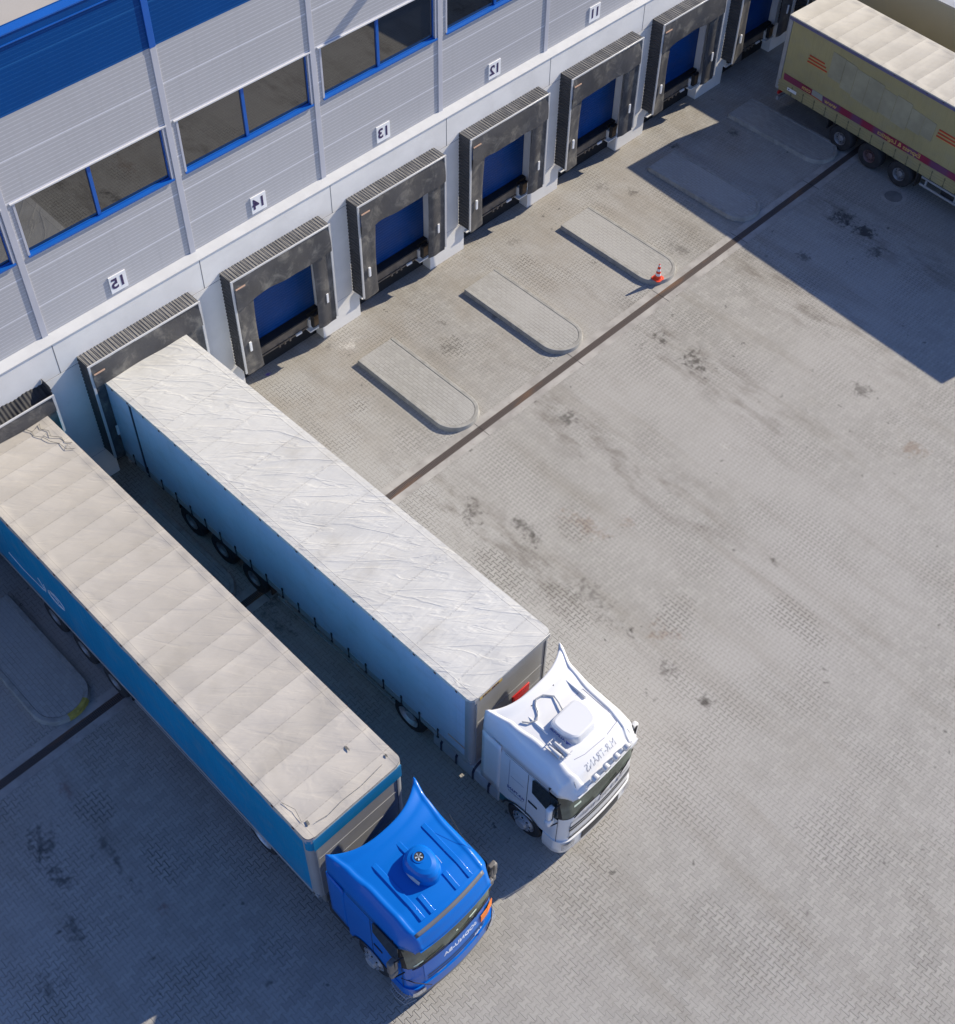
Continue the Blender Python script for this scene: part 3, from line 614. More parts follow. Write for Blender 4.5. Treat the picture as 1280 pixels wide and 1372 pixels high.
        for q_, (a_, c2_, lo_, hi_) in enumerate(((-4.50, -5.05, 2.55, 3.55), (-5.07, -5.55, 2.40, 3.50), (-5.57, -6.10, 2.30, 3.42), (-6.12, -6.75, 2.28, 3.40), (-6.77, -7.30, 2.32, 3.28), (-7.32, -7.95, 2.25, 3.30), (-7.97, -8.50, 2.35, 3.15), (-8.52, -8.98, 2.38, 3.10))):
            pl([(a_+o, lo_), (c2_+o, lo_-.03), (c2_+o-.03, hi_-.04), (a_+o-.02, hi_)], M_PATCH2, 'faded_patch', -.004)
        pl([(-4.04+o, 1.54), (-4.54+o, 1.51), (-4.50+o, 1.75), (-4.04+o, 1.76)], M_PATCH, 'faded_patch')
        for tx, yc, z, sz in (('Express & Logistics', -7.9, 1.61, .235), ('www', -4.9, 1.60, .25), ('com', -3.79, 1.625, .23)):
            text_mb(tx, sz, lambda u, v, d, yc=yc, z=z: (X-.008-d, yc+o-u*1.0, z+v), bold=.004).build('lettering', M_YEL, t)
        pl([(-3.0+o, 1.18), (-3.42+o, 1.18), (-3.42+o, 1.30), (-3.0+o, 1.30)], M_WHITE, 'white_label', .012)
        pl([(-3.02+o, 1.23), (-3.1+o, 1.21), (-3.1+o, 1.28)], M_INK, 'white_label', .016)
    # running gear
    b = MB()
    for s in (-1, 1): b.box(*sorted((s*.42, s*.52)), -L+.3, -.2, .80, 1.0)
    for i in range(9): b.box(-W_+.08, W_-.08, -1.-i*1.5, -.92-i*1.5, .9, 1.0)
    b.box(-W_+.05, W_-.05, -L+.1, -.05, 1.0, 1.06); b.build('chassis', M_CHAS, t)
    ys = [-3.15, -4.46, -5.77]
    if style == 'white': ys = [-3.04, -4.35, -5.66]
    for y in ys:
        b = MB(); b.cyl((-1.1, y, .5), (1.1, y, .5), .075, 10); b.build('axle', M_CHAS, t)
        for s in (-1, 1): wheel(t, s*1.25, y, .5, .5, s, .38, rim=(M_RIMD if style == 'yellow' and y == -4.46 else M_RIMT), rk=.80)
    for s in (-1, 1):
        b = MB(); b.box(*sorted((s*.86, s*1.2)), -2.50, -2.46, .55, 1.0); b.build('mud_flap', M_RUB, t); b = MB(); b.box(*sorted((s*.86, s*1.2)), ys[2]-.66, ys[2]-.62, .35, 1.0); b.build('mud_flap', M_RUB, t)
        b = MB(); b.box(*sorted((s*1.18, s*1.22)), -11.2, -6.6, .85, .93); b.box(*sorted((s*1.18, s*1.22)), -11.2, -6.6, .55, .63)
        for y in (-11., -9.5, -8., -6.8): b.box(*sorted((s*1.10, s*1.18)), y-.03, y+.03, .5, 1.0)
        b.build('side_guard', M_GALV, t)
        b = MB(); b.box(*sorted((s*.85, s*1.0)), -11.45, -11.3, .12, 1.0); b.box(*sorted((s*.78, s*1.05)), -11.5, -11.25, .05, .12); b.build('landing_leg', M_CHAS, t)
    b = MB(); b.box(-1.15, 1.15, -.16, -.06, .45, .58)
    for s in (-1, 1): b.box(*sorted((s*.5, s*.6)), -.16, -.1, .58, .95); 
    b.build('rear_bumper', M_GALV, t)
    b = MB()
    for s in (-1, 1): b.box(*sorted((s*.7, s*1.1)), -.10, -.03, .66, .78)
    b.build('tail_lamp', M_RED, t)
    b = MB(); b.box(-1.1, -.4, -8.6, -7.4, .5, .95); b.build('pallet_box', M_CHAS, t)
    return t
def tractor(loc, th, label, paint, style):
    F0 = 15.25; t = thing('truck_tractor', loc, label, 'truck', None, th); white = style == 'white'
    # move the base to the front axle
    c_, s_ = math.cos(th), math.sin(th); t.location = (loc[0]+F0*s_, loc[1]-F0*c_, 0)
    Y = lambda f: -(f-F0)
    ZW0, ZW1 = (2.12, 3.0) if white else (2.05, 2.90)
    ZT = 3.18 if white else 3.02
    def Fz(z):
        if white: return 16.47-.0*z-(.22*sstep(1.9, 3.15, z))+.0
        return 16.56-.05*sstep(1.2, 2.0, z)-.17*sstep(1.9, 3.1, z)
    wz = lambda z: 1.245-.05*sstep(2.5, 3.3, z)-.0
    rc = .26 if not white else .30
    def surf(x, z, off=0.):
        w = wz(z)+off; ax = min(abs(x), w); f = Fz(z)+off-(.10 if white else .16)*(ax/w)**2
        if ax > w-rc: dx = ax-(w-rc); f -= rc-math.sqrt(max(0, rc*rc-dx*dx))
        return f
    def ringx(w, off=0.):
        xs = [-(w-rc)*(1-i/7) for i in range(8)]; arc = [-(w-rc)-rc*math.sin(R(a)) for a in (88, 75, 62, 50, 38, 26, 13)]
        h = arc+xs; return [-w]+h+[-q for q in h[-2::-1]]+[w]
    FR = 14.48
    b = MB(); zs = [.98, 1.2, 1.5, 1.8, 2.0, 2.2, 2.5, 2.8, 3.0, ZT]; rings = []
    for z in zs:
        w = wz(z); ring = [(-w, Y(FR), z), (-w, Y(15.0), z), (-w, Y(15.6), z)]
        ring += [(x, Y(surf(x, z)), z) for x in ringx(w)]
        ring += [(w, Y(15.6), z), (w, Y(15.0), z), (w, Y(FR), z)]; rings.append(ring)
    nn = len(rings[0])
    for i in range(len(zs)-1): b.add(rings[i]+rings[i+1], [(k, (k+1) % nn, nn+(k+1) % nn, nn+k) for k in range(nn)])
    b.add(rings[-1], [tuple(range(nn))]); b.add(rings[0], [tuple(range(nn))[::-1]])
    cab = b.build('cab', paint, t, smooth=True)
    def patch(x0, x1, z0, z1, off, nm, mt, par, nu=36, nv=6, taper=0.):
        q = MB(); q.grid(lambda u, v: (lambda z, x: (x*(1+off*.8), Y(surf(x, z, off)), z))(z0+(z1-z0)*v, (x0+(x1-x0)*u)*(1-taper*v)), nu, nv)
        return q.build(nm, mt, par, smooth=True)
    wd = 1.19
    fr_ = patch(-wd-.035, wd+.035, ZW0-.05, ZW1+.14, .004, 'windscreen_surround', M_RUB, cab)
    ws = patch(-wd+.02, wd-.02, ZW0, ZW1+.08, .009, 'windscreen', M_WSH, cab)
    for (x, z, dx, dz, rot) in ((-.95, ZW0+.08, .22, .05, 0), (-.35, ZW0+.42, .10, .05, 0), (.05, ZW0+.18, .05, .04, 0), (.52, ZW0+.16, .22, .05, 0), (.98, ZW0+.40, .10, .2, 0)) if not white else ((-.78, ZW0+.30, .2, .06, 0), (-.30, ZW0+.5, .05, .04, 0), (.2, ZW0+.42, .08, .05, 0)):
        patch(x-dx/2, x+dx/2, z-dz/2, z+dz/2, .012, 'dash_paper', M_PAPER, cab, 4, 2)
    # wipers
    for xo in (-.95, -.15, .55):
        q = MB(); q.tube([(x, Y(surf(x, z, .03)), z) for x, z in ((xo, ZW0-.04), (xo+.25, ZW0+.03), (xo+.62, ZW0+.07))], .014, 6); q.build('wiper', M_RUB, cab)
    # side windows, doors
    for s in (-1, 1):
        X = s*1.247
        def sp(pts, nm, mt, par, d=.006):
            q = MB(); q.prismx([(Y(f), z) for f, z in pts], *sorted((X, X+s*d))); return q.build(nm, mt, par)
        if white: sp([(15.42, 2.86), (15.44, 2.30), (16.08, 2.05), (16.22, 2.10), (16.16, 2.95), (15.46, 2.93)], 'side_window', M_SGL, cab); sp([(15.94, 2.93), (15.96, 2.12), (15.985, 2.10), (15.965, 2.93)], 'window_divider', M_RUB, cab, .010)
        else: sp([(15.38, 2.93), (15.36, 2.40), (15.9, 2.12), (16.15, 2.20), (16.14, 3.0), (15.42, 2.97)], 'side_window', M_SGL, cab)
        seam = [(15.30, 2.98), (15.30, 1.02), (15.312, 1.02), (15.312, 2.98)]
        sp(seam, 'door_gap', M_RUB, cab, .003); sp([(16.21, 2.9), (16.22, 1.0), (16.232, 1.0), (16.222, 2.9)], 'door_gap', M_RUB, cab, .003)
        sp([(14.60, 2.99), (16.1, 3.04), (16.1, 3.05), (14.6, 3.0)], 'panel_gap', M_RUB, cab, .003)
        if white: 
            sp([(14.75, 2.9), (14.75, 1.6), (14.758, 1.6), (14.758, 2.9)], 'panel_gap', M_TRIMD, cab, .003); sp([(14.80, 2.2), (15.2, 2.2), (15.2, 2.206), (14.8, 2.206)], 'panel_gap', M_TRIMD, cab, .003)
            sp([(15.36, 1.83), (15.62, 1.80), (15.62, 1.73), (15.36, 1.76)], 'door_handle', M_RUB, cab, .012)
            if s < 0:
                text_mb('M.R-TRANS', .17, lambda u, v, d: (X-.004-d, Y(14.98+u*.62), 1.62+v)).build('lettering', M_TXTN, cab); text_mb('TRANSPORT', .09, lambda u, v, d: (X-.004-d, Y(14.98+u*.9), 1.47+v)).build('lettering', M_TXT, cab)
        else: sp([(15.36, 1.78), (15.62, 1.76), (15.62, 1.68), (15.36, 1.70)], 'door_handle', M_NAVY, cab, .012)
        # side deflector between cab and trailer
        q = MB(); q.grid(lambda u, v: (s*(1.243-.02*u), Y((13.90 if white else 13.95)+(FR-(13.90 if white else 13.95))*(1-u)), (.98 if white else 1.0)+((ZT-.03)-1.0)*v), 6, 8); o = q.build('side_deflector', paint, t, smooth=True)
        md = o.modifiers.new('s', 'SOLIDIFY'); md.thickness = .03; md.offset = 0
        # lower skirt around the arch and steps
        q = MB(); q.prismx([(Y(14.5), .98), (Y(14.5), .62), (Y(14.62), .62), (Y(14.74), .80), (Y(14.95), .98)], *sorted((s*1.05, s*1.24))); q.build('rear_skirt', paint if not white else M_CABT, t, bevel=.01)
        q = MB()
        pts = [(Y(F0-.62*math.cos(a)), .52+.60*math.sin(a)) for a in [R(10+20*i) for i in range(9)]]
        vs = [(s*1.0, y, z) for y, z in pts]+[(s*1.262, y, z) for y, z in pts]+[(s*1.262, y*1.07, z+.05*sstep(.5, 1., z)) for y, z in pts]
        q.add(vs, [(j*9+i, j*9+i+1, (j+1)*9+i+1, (j+1)*9+i) for j in range(2) for i in range(8)]); q.build('wheel_arch', M_CHAS, t, smooth=True)
    # bumper and steps: ring loft
    b = MB(); zz = [.30, .36, .6, .80, .99]; rr = []
    for z in zz:
        k = -.05*sstep(.45, .3, z)+.02; w = 1.25+k
        rr.append([(-w+.28, Y(15.86), z), (-w, Y(15.86), z), (-w, Y(16.0), z)]+[(x*(w/1.245), Y(surf(min(1.24, max(-1.24, x)), 1.0, .0)+k+.02), z) for x in ringx(1.244)]+[(w, Y(16.0), z), (w, Y(15.86), z), (w-.28, Y(15.86), z)])
    nn = len(rr[0])
    for i in range(len(zz)-1): b.add(rr[i]+rr[i+1], [(k, (k+1) % nn, nn+(k+1) % nn, nn+k) for k in range(nn)], 0 if white else (1 if i < 2 else 0))
    b.add(rr[0], [tuple(range(nn))[::-1]], 0); b.add(rr[-1], [tuple(range(nn))], 0)
    bp_ = b.build('bumper', [paint, M_GREY], t, smooth=True)
    def fp(x0, x1, z0, z1, off, nm, mt, par=None, nu=20): return patch(x0, x1, z0, z1, off, nm, mt, par or cab, nu, 2)
    if white:
        fp(-1.0, 1.0, 1.20, 1.84, .010, 'grille', M_WHITE if False else M_CABW)
        for z in (1.62, 1.49, 1.10): fp(-1.02, 1.02, z-.042, z+.042, .014, 'grille_slot', M_CHAS)
        q = MB(); fp(-.62, .62, .62, .975, .048, 'lower_grille', M_CHAS, t)
        for z in (.70, .80, .90): fp(-.58, .58, z-.012, z+.012, .052, 'grille_bar', M_GREY, t)
        fp(-1.02, 1.02, 1.425, 1.445, .020, 'chrome_bar', M_CHROME)
        text_mb('M.R-TRANS', .26, lambda u, v, d: (u*1.05, Y(surf(u, 1.88+v, .014+d)), 1.88+v), bold=.003).build('lettering', M_TXT, cab)
        text_mb('CHARTER', .09, lambda u, v, d: (-.93+u*.9, Y(surf(-.93+u, 3.03+v, .014+d)), 3.03+v)).build('lettering', M_TXTW, cab)
        for s in (-1, 1): fp(*sorted((s*.84, s*1.17)), .72, .94, .058, 'headlamp', M_LAMP, t, 10)
    else:
        fp(-.86, .86, 1.06, 1.96, .010, 'front_panel', M_CABB)
        for z in (1.30, 1.16): fp(-.80, .80, z-.022, z+.022, .014, 'grille_slot', M_NAVY)
        for xx in (-.45, .05, .5): fp(xx-.12, xx+.12, 1.085, 1.11, .018, 'chrome_bar', M_CHROME)
        q = MB(); q.tube([(x, Y(surf(x, 1.97, .012)), 1.97) for x in [-1.1+.1*i for i in range(23)]], .012, 6); q.build('panel_gap', M_NAVY, cab)
        text_mb('SODNU-BA', .20, lambda u, v, d: (.12+u*.95, Y(surf(.12+u, 1.66+v, .014+d)), 1.66+v), bold=.004).build('lettering', M_TXTW, cab)
        text_mb('R420', .11, lambda u, v, d: (.62+u, Y(surf(.62+u, 1.16+v, .02+d)), 1.16+v), bold=.003).build('lettering', M_TXTW, cab)
        q = MB(); y_ = Y(surf(.95, 1.5, .03)); 
        for xa in (.72, .945):
            ya, yb = Y(surf(xa, 1.55, .035)), Y(surf(xa+.215, 1.55, .035))
            q.add([(xa, ya, 1.42), (xa+.215, yb, 1.42), (xa+.215, yb, 1.74), (xa, ya, 1.74), (xa, ya+.02, 1.42), (xa+.215, yb+.02, 1.42), (xa+.215, yb+.02, 1.74), (xa, ya+.02, 1.74)], [(0, 1, 2, 3), (3, 2, 6, 7), (0, 3, 7, 4), (1, 5, 6, 2), (4, 7, 6, 5), (0, 4, 5, 1)])
        q.build('hazard_plate', M_ORP, t)
        for s in (-1, 1):
            fp(*sorted((s*.86, s*1.15)), .70, .92, .058, 'headlamp', M_LAMP, t, 12)
            q = MB(); q.tube([(s*x, Y(f), z) for x, f, z in ((.80, 16.62, 1.0), (.95, 16.6, 1.30), (1.12, 16.45, 1.42), (1.25, 16.18, 1.40))], .012, 6); q.build('panel_gap', M_NAVY, t)
            # grated access steps
            q = MB()
            for k in range(9): q.box(*sorted((s*1.05, s*1.33)), Y(15.92+.055*k), Y(15.90+.055*k), .62, .635); q.box(*sorted((s*1.05, s*1.37)), Y(15.92+.055*k), Y(15.90+.055*k), .32, .335)
            q.tube([(s*1.06, Y(15.88), .63), (s*1.30, Y(15.9), .63), (s*1.34, Y(16.1), .63), (s*1.31, Y(16.36), .63), (s*1.1, Y(16.45), .63)], .012, 6); q.tube([(s*1.06, Y(15.88), .33), (s*1.34, Y(15.9), .33), (s*1.38, Y(16.1), .33), (s*1.34, Y(16.36), .33), (s*1.1, Y(16.45), .33)], .012, 6)
            q.build('step_grating', M_GALV, t)
    # licence plate left plain, fog lamps
    # roof shell with raised rear corners
    def lut(tb, x):
        for (a, va), (c, vc) in zip(tb, tb[1:]):
            if x <= c: return va+(vc-va)*sstep(0, 1, max(0, (x-a)/(c-a)))
        return tb[-1][1]
    if white:
        ztb = [(13.9, 3.90), (14.3, 3.80), (14.9, 3.74), (15.7, 3.70), (16.15, 3.52), (16.40, 3.30), (16.52, 3.16)]; htb = [(13.9, 1.19), (14.4, 1.0), (15.2, .90), (16.0, .88), (16.52, .78)]; ff = 16.52; lip = .028
    else:
        ztb = [(13.9, 3.80), (14.3, 3.74), (14.9, 3.68), (15.8, 3.62), (16.3, 3.50), (16.42, 3.38), (16.60, 3.02)]; htb = [(13.9, 1.20), (14.4, 1.10), (15.2, 1.02), (16.1, 1.0), (16.6, .98)]; ff = 16.60; lip = .012
    def rf(u, v):
        s = 2*u-1; a = abs(s); fn_ = 13.9+(ff-13.9)*v; zt = lut(ztb, fn_); ht = lut(htb, fn_); wb = 1.243-(.02+.17*sstep(16.1, ff, fn_)**2); zb = (3.0 if white else 2.90)
        zb = min(zb, zt-.12)
        if a < .70: x = ht*.90*(a/.70); z = zt+.035*(1-(a/.70)**2)-.01
        elif a < .78: k = (a-.70)/.08; x = ht*(.90+.04*k); z = zt-.01+lip*k
        elif a < .86: k = (a-.78)/.08; x = ht*(.94+.06*k); z = zt-.01+lip*(1-.1*k)
        else: k = (a-.86)/.14; x = ht+(wb-ht)*math.sin(k*math.pi/2)**1.0; z = zt-.01+lip*.9+(zb-zt-lip*.9)*(k**1.25)
        rear = sstep(14.7, 13.9, fn_); z += (.07 if white else .06)*rear*max(0, (x/1.2))**3
        fr = (14.26-.34*(x/1.2)**2.8) if white else (14.42-.42*(x/1.2)**2.5); f = fn_ if fn_ > 15 else fr+(15-fr)*((fn_-13.9)/1.1)
        if fn_ > 15.9: f -= (.05 if white else .12)*(x/1.2)**2*sstep(15.9, ff, fn_) + .16*sstep(.9, 1.24, x)*sstep(15.9, ff, fn_)
        return (math.copysign(x, s), Y(f), z)
    b = MB(); b.grid(rf, 60, 60); o = b.build('roof_fairing', paint, cab, smooth=True)
    md = o.modifiers.new('s', 'SOLIDIFY'); md.thickness = .03; md.offset = -1
    roofz = lambda x, f: lut(ztb, f)+.035*(1-min(1, (abs(x)/(lut(htb, f)*.9))**2))-.01
    q = MB(); q.tube([(x, Y(ff-.01-(.05 if white else .12)*(x/1.2)**2), lut(ztb, ff)-.01) for x in [-.98+.07*i for i in range(29)]], .018, 8); q.build('visor_edge', paint, cab, smooth=True)
    if white:
        text_mb('M.R-TRANS', .22, lambda u, v, d: (-.02+u*.86, Y(16.24-v*.8), roofz(-.02+u, 16.24-v*.8)+.006+d), depth=.002, bold=-.001).build('lettering', M_TXT, cab)
        # roof cooling unit
        def ac(cx, cf, w, l, z0, h, nm, mt, par, tp=.12):
            q = MB(); prof = [(0, .0), (.015, .7), (.04, .93), (.08, 1.)]; rings = []
            for ins, k in prof:
                r = []
                for j in range(32):
                    a = 2*math.pi*j/32; ca, sa = math.cos(a), math.sin(a); ex = .33
                    x = math.copysign(abs(ca)**ex, ca)*(w-ins); y = math.copysign(abs(sa)**ex, sa)*(l-ins); x *= 1-tp*(y/l if y > 0 else 0)
                    r.append((cx+x, Y(cf+y), z0+h*k))
                rings.append(r)
            for i in range(3): q.add(rings[i]+rings[i+1], [(j, (j+1) % 32, 32+(j+1) % 32, 32+j) for j in range(32)])
            q.add(rings[-1], [tuple(range(32))]); return q.build(nm, mt, par, smooth=True)
        acu = ac(.02, 15.43, .47, .38, 3.70, .25, 'roof_cooler', M_CABW, cab, .25)
        text_mb('AUXAIR', .12, lambda u, v, d: (-.462-d, Y(15.36+u), 3.80+v), bold=.004).build('lettering', M_TXTN, acu)
        q = MB(); q.prismx([(Y(15.62), 3.73), (Y(15.76), 3.86), (Y(15.60), 3.86)], -.468, -.460); q.build('lettering', M_TXTN, acu)
        q = MB(); q.tube([(x-.0, Y(f), roofz(x, f)+.055) for x, f in ((-.78, 14.62), (-.68, 14.75), (-.52, 14.82), (-.38, 14.74), (-.30, 14.58), (-.18, 14.48), (0, 14.52), (.16, 14.70), (.12, 14.88), (.05, 15.05), (0.0, 15.12))], .018, 8); q.build('hose', M_GALV, cab, smooth=True)
        # ladder-like horn bracket on the left
        q = MB()
        for x in (-.72, -.58): q.tube([(x, Y(15.35), 3.80), (x, Y(15.85), 3.74)], .018, 6)
        for f in (15.36, 15.55, 15.84): q.tube([(-.78, Y(f), 3.80), (-.52, Y(f), 3.80)], .014, 6)
        q.cyl((-.66, Y(15.45), 3.84), (-.66, Y(15.85), 3.80), .03, 10, .07); q.cyl((-.80, Y(15.42), 3.82), (-.80, Y(15.75), 3.78), .025, 10, .06); q.build('air_horn', M_ALU, cab, smooth=True)
        # light bar with round lamps on the visor
        q = MB(); q.tube([(x, Y(16.50-.05*(x/1.2)**2), 3.34) for x in [-.75+.1*i for i in range(16)]], .02, 8); bar = q.build('lamp_bar', M_ALU, cab, smooth=True)
        for x in (-.48, -.14, .20, .54):
            q = MB(); q.cyl((x, Y(16.44), 3.42), (x, Y(16.54), 3.40), .085, 16, .10); q.build('spot_lamp', M_ALU, bar, smooth=True)
            q = MB(); q.cyl((x, Y(16.541), 3.40), (x, Y(16.552), 3.40), .088, 16); q.build('lens', M_LAMP, bar)
        for s in (-1, 1):
            q = MB(); q.grid(lambda u, v: (s*(.90+.20*u-.05*v), Y(16.36-.26*u-.12*v), 3.22-.06*u+.22*v), 6, 3); o = q.build('marker_lamp', M_LAMP, cab, smooth=True); md = o.modifiers.new('s', 'SOLIDIFY'); md.thickness = .03; md.offset = 0
            for f in (14.55,): pass
        for x in (-.75, -.35, .0, .35, .75): 
            q = MB(); q.cyl((x, Y(14.50), roofz(x, 14.5)+.0), (x, Y(14.50), roofz(x, 14.5)+.02), .022, 8); q.build('bolt', M_CHAS, cab)
        q = MB(); q.box(-.62, .60, Y(14.56), Y(14.545), roofz(0, 14.55)-.02, roofz(.0, 14.55)+.008); q.build('roof_ridge', paint, cab)
        for x in (-.58, .66): q = MB(); q.box(x-.02, x+.02, Y(15.2), Y(14.6), 3.72, 3.80); q.build('roof_ridge', paint, cab, bevel=.012)
        for pts in (((.55, 15.0), (.78, 15.0), (.78, 16.0), (.40, 16.05)), ((-.56, 15.95), (-.30, 16.02), (.30, 16.06)), ((-.9, 14.50), (-.4, 14.62), (.0, 14.66), (.4, 14.62), (.9, 14.50))):
            fine_ = []
            for (xa, fa), (xb, fb) in zip(pts, pts[1:]): fine_ += [(xa+(xb-xa)*i/8, fa+(fb-fa)*i/8) for i in range(9)]
            q = MB(); q.tube([(x, Y(f), roofz(x, f)+.004) for x, f in fine_], .006, 4); q.build('panel_gap', M_TRIMD, cab)
        q = MB(); q.box(.48, .53, Y(15.42), Y(15.34), 3.72, 3.74); q.build('vent_slot', M_CHAS, cab)
    else:
        q = MB(); cx, cf = .06, 15.48
        rings = []
        for z, k in ((3.60, 1.), (3.68, 1.), (3.80, .97), (3.90, .88), (3.96, .74), (3.99, .5), (3.995, .01)):
            rings.append([(cx+.33*k*math.cos(2*math.pi*j/36)*(1-.15*math.sin(2*math.pi*j/36)), Y(cf+.43*k*math.copysign(abs(math.sin(2*math.pi*j/36))**.8, math.sin(2*math.pi*j/36))), z) for j in range(36)])
        for i in range(len(rings)-1): q.add(rings[i]+rings[i+1], [(j, (j+1) % 36, 36+(j+1) % 36, 36+j) for j in range(36)])
        v_ = q.build('roof_ventilator', paint, cab, smooth=True)
        q = MB(); q.lathe([(.125, 3.97), (.135, 4.005), (.105, 4.008), (.10, 3.995), (.0, 3.99)], (cx-.0, Y(cf-.10), 0), 'Z', 28); q.build('ventilator_ring', paint, v_, smooth=True)
        q = MB(); q.cyl((cx, Y(cf-.10), 3.997), (cx, Y(cf-.10), 3.9995), .098, 24); q.build('ventilator_opening', M_CHAS, v_)
        q = MB()
        for j in range(5):
            a = 2*math.pi*j/5; q.add([(cx, Y(cf-.1), 4.004), (cx+.08*math.cos(a), Y(cf-.1)+.08*math.sin(a), 4.009), (cx+.08*math.cos(a+.45), Y(cf-.1)+.08*math.sin(a+.45), 4.001)], [(0, 1, 2)])
        q.build('fan_blade', mat('pale_plastic', (.42, .48, .55), .5), v_)
        for s in (-1, 1):
            q = MB(); q.grid(lambda u, v: (cx+s*(.305+.025*math.sin(u*3.1)-.03*v)+s*.014, Y(cf-.20+.44*u), 3.70+.10*v), 8, 2); q.build('ventilator_side_grille', mat('pale_plastic', (.42, .48, .55), .5), v_, smooth=True)
        for x, a, c2 in ((-.62, 14.78, 16.22), (.66, 14.85, 16.25), (.03, 14.78, 15.12), (.30, 15.85, 16.25), (-.38, 15.85, 16.25)):
            q = MB(); N_ = 14; vs = []
            for i in range(N_+1):
                f = a+(c2-a)*i/N_; zz_ = roofz(x, f); vs += [(x-.065, Y(f), zz_-.01), (x-.05, Y(f), zz_+.026), (x+.05, Y(f), zz_+.026), (x+.065, Y(f), zz_-.01)]
            q.add(vs, [(4*i+k, 4*i+k+1, 4*i+k+5, 4*i+k+4) for i in range(N_) for k in range(3)]+[(0, 1, 2, 3), (4*N_+3, 4*N_+2, 4*N_+1, 4*N_)]); q.build('roof_ridge', paint, cab, bevel=.006)
        q = MB(); q.grid(lambda u, v: (lambda x, f: (x, Y(f-.12*(x/1.2)**2), lut(ztb, f)+.035*(1-min(1, (abs(x)/.9)**2))+.0))(-.93+1.86*u, 16.36+.07*v), 24, 2); o = q.build('visor_strip', mat('strip_grey', (.14, .14, .15), .5), cab, smooth=True); md = o.modifiers.new('s', 'SOLIDIFY'); md.thickness = .035; md.offset = 0
        q = MB(); q.tube([(1.02, Y(15.9), 3.58), (1.06, Y(15.55), 3.75), (1.12, Y(15.15), 3.95)], .004, 6); q.build('aerial', M_CHAS, cab)
    # mirrors
    for s in (-1, 1):
        q = MB()
        if white:
            q.box(*sorted((s*1.30, s*1.50)), Y(16.16), Y(16.02), 2.28, 2.74); q.box(*sorted((s*1.29, s*1.50)), Y(16.17), Y(16.02), 1.98, 2.22); mm = q.build('mirror', M_CABW, t, bevel=.045)
            q = MB(); q.tube([(s*1.2, Y(16.2), 2.80), (s*1.38, Y(16.18), 2.80), (s*1.38, Y(16.14), 1.9), (s*1.2, Y(16.2), 1.88)], .016, 6); q.build('mirror_arm', M_RUB, mm)
        else:
            q.box(*sorted((s*1.30, s*1.52)), Y(16.20), Y(16.06), 2.10, 2.62); q.box(*sorted((s*1.30, s*1.50)), Y(16.20), Y(16.08), 1.82, 2.05); mm = q.build('mirror', M_MIR, t, bevel=.04)
            q = MB(); q.tube([(s*1.2, Y(16.25), 2.66), (s*1.4, Y(16.2), 2.68), (s*1.4, Y(16.17), 1.75), (s*1.2, Y(16.25), 1.8)], .016, 6); q.build('mirror_arm', M_RUB, mm)
    q = MB(); x = 1.02; y_ = Y(surf(1.0, 2.9)+.16); q.box(x-.12, x+.12, y_-.05, y_+.05, 2.62, 2.86); mm = q.build('kerb_mirror', M_MIR if not white else M_CABW, t, bevel=.03); q = MB(); q.tube([(x, y_, 2.84), (x, Y(surf(1.0, 3.0)-.05), 2.98)], .014, 6); q.build('mirror_arm', M_RUB, mm)
    # chassis and wheels
    b = MB()
    for s in (-1, 1): b.box(*sorted((s*.38, s*.46)), Y(16.1), Y(10.6), .70, .96)
    for f in (11., 12.4, 13.4, 14.4): b.box(-.46, .46, Y(f), Y(f-.08), .74, .92)
    b.box(-.45, .45, Y(12.), Y(11.), .96, 1.06); b.box(-1.0, 1.0, Y(16.2), Y(14.5), .55, 1.0); b.build('chassis', M_CHAS, t)
    for s in (-1, 1):
        wheel(t, s*1.22, 0, .52, .52, s, .34, dish=False)
        e = wheel(t, s*1.22, Y(F0-3.8), .52, .52, s, .62)
        q = MB(); pts = [(Y(F0-3.8+.62*math.cos(a)), .52+.60*math.sin(a)) for a in [R(20+14*i) for i in range(11)]]
        q.add([(s*.6, y, z) for y, z in pts]+[(s*1.24, y, z) for y, z in pts], [(i, i+1, 12+i, 11+i) for i in range(10)]); o = q.build('mudguard', M_CHAS, t, smooth=True); md = o.modifiers.new('s', 'SOLIDIFY'); md.thickness = .02
        # tanks with straps
        if white or s > 0:
            q = MB(); pr = [(Y(12.35), 0), (Y(14.35), 0)]
            prof = [(s*1.27-s*.0, .50), (s*1.27, .80), (s*1.22, .92), (s*1.08, .985), (s*.60, .97), (s*.60, .40), (s*1.05, .40), (s*1.16, .45)]
            n8 = len(prof); q.add([(x, Y(12.35), z) for x, z in prof]+[(x, Y(14.5), z) for x, z in prof], [(i, (i+1) % n8, n8+(i+1) % n8, n8+i) for i in range(n8)]+[tuple(range(n8)), tuple(range(n8, 2*n8))[::-1]]); tk = q.build('fuel_tank', mat('tank_metal', (.42, .43, .45), .5, .2, var=.15), t, bevel=.03)
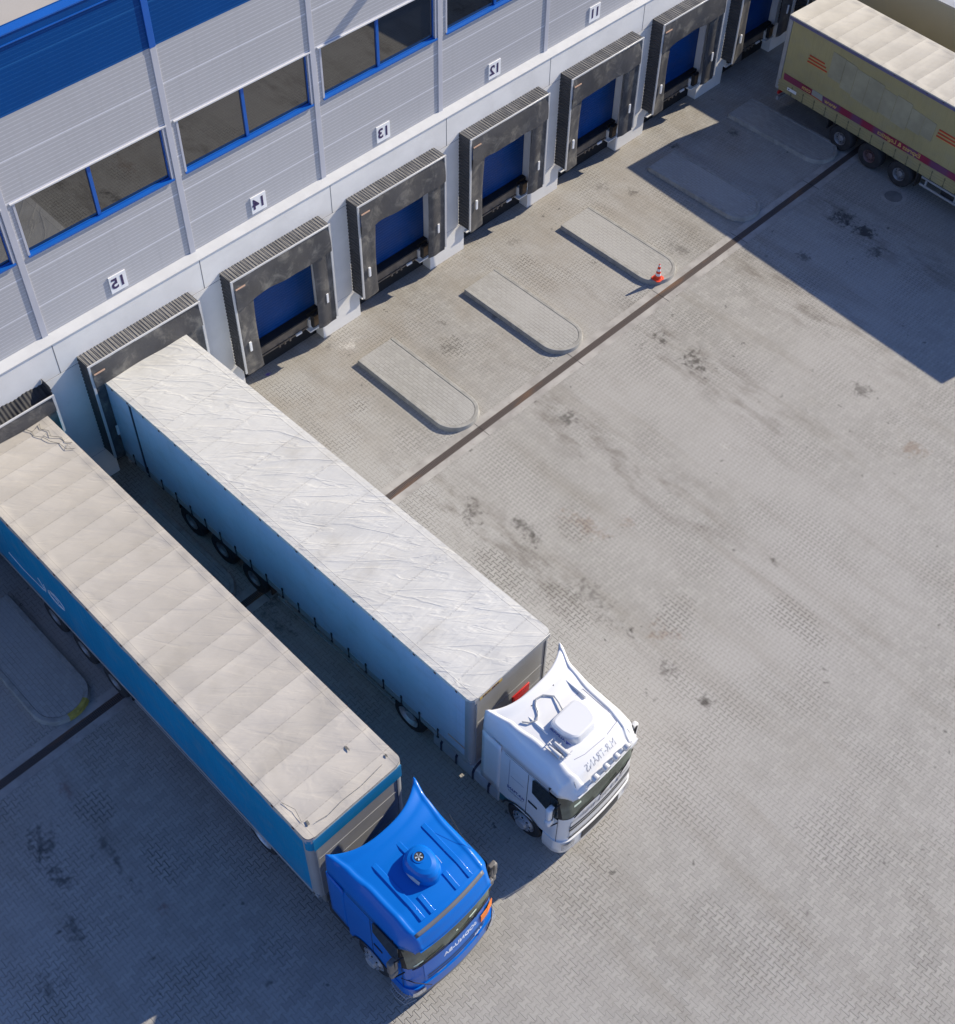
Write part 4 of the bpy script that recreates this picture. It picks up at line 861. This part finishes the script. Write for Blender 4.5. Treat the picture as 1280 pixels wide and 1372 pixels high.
            for f in (12.6, 13.1, 13.65, 14.15):
                q = MB(); q.add([(x+s*.012, Y(f), z+.012*(1 if z > .7 else -1)) for x, z in prof]+[(x+s*.012, Y(f+.06), z+.012*(1 if z > .7 else -1)) for x, z in prof], [(i, (i+1) % n8, n8+(i+1) % n8, n8+i) for i in range(n8)]+[tuple(range(n8)), tuple(range(n8, 2*n8))[::-1]]); q.build('tank_strap', M_NAVY, tk)
        else:
            q = MB(); q.box(*sorted((s*.7, s*1.19)), Y(14.45), Y(13.75), .45, .95); q.build('battery_box', M_CHAS, t, bevel=.03)
            q = MB(); q.cyl((s*1.0, Y(14.15), .95), (s*1.0, Y(14.15), 1.35), .17, 14); q.build('air_filter', mat('pale_plastic2', (.5, .55, .6), .5), t, bevel=.02)
            q = MB(); q.box(*sorted((s*.7, s*1.15)), Y(13.6), Y(12.4), .45, .92); q.build('fuel_tank', M_GREY, t, bevel=.05)
    return t
TH = .0195
trailer((4.453, -.17, 0), TH, 'curtain sided trailer with a wrinkled white roof tarpaulin, behind the white truck', M_TARPW, M_SIDEW, 'white')
tractor((4.453, -.17, 0), TH, 'white truck cab with roof lamps and a roof cooling unit', M_CABW, 'white')
trailer((.20, -.12, 0), 0.0, 'blue sided trailer with a dirty beige roof tarpaulin, behind the blue truck', M_TARPB, M_SIDEB, 'blue')
tractor((.23, -.12, 0), 0.0, 'bright blue truck cab with an orange plate on its front', M_CABB, 'blue')
trailer((31.58, -2.43, 0), -.068, 'yellow trailer with a crimson stripe and mirrored lettering, standing clear of the docks', M_TARPY, M_SIDEY, 'yellow')
# neighbour trailer further right: plain box body
t = thing('box_trailer', (36.25, -.15, 0), 'plain olive grey box trailer beyond the yellow trailer at the top right corner', 'trailer', None, -.02)
M_OLV = mat('box_olive', (.43, .41, .31), .5, var=.06, vs=.5)
b = MB(); b.box(-1.29, 1.29, -13.6, 0, 1.0, 4.0); b.build('body', M_OLV, t, bevel=.04)
b = MB(); b.box(-1.31, 1.31, -13.62, .0, 3.96, 4.04); b.box(-1.31, 1.31, -13.62, 0, .96, 1.06); b.build('rails', M_GALV, t)
b = MB(); b.box(-.5, .5, -13.3, -.2, .75, 1.0); b.build('chassis', M_CHAS, t)
for y in (-3.1, -4.41, -5.72):
    for s in (-1, 1): wheel(t, s*1.25, y, .5, .5, s, .38)
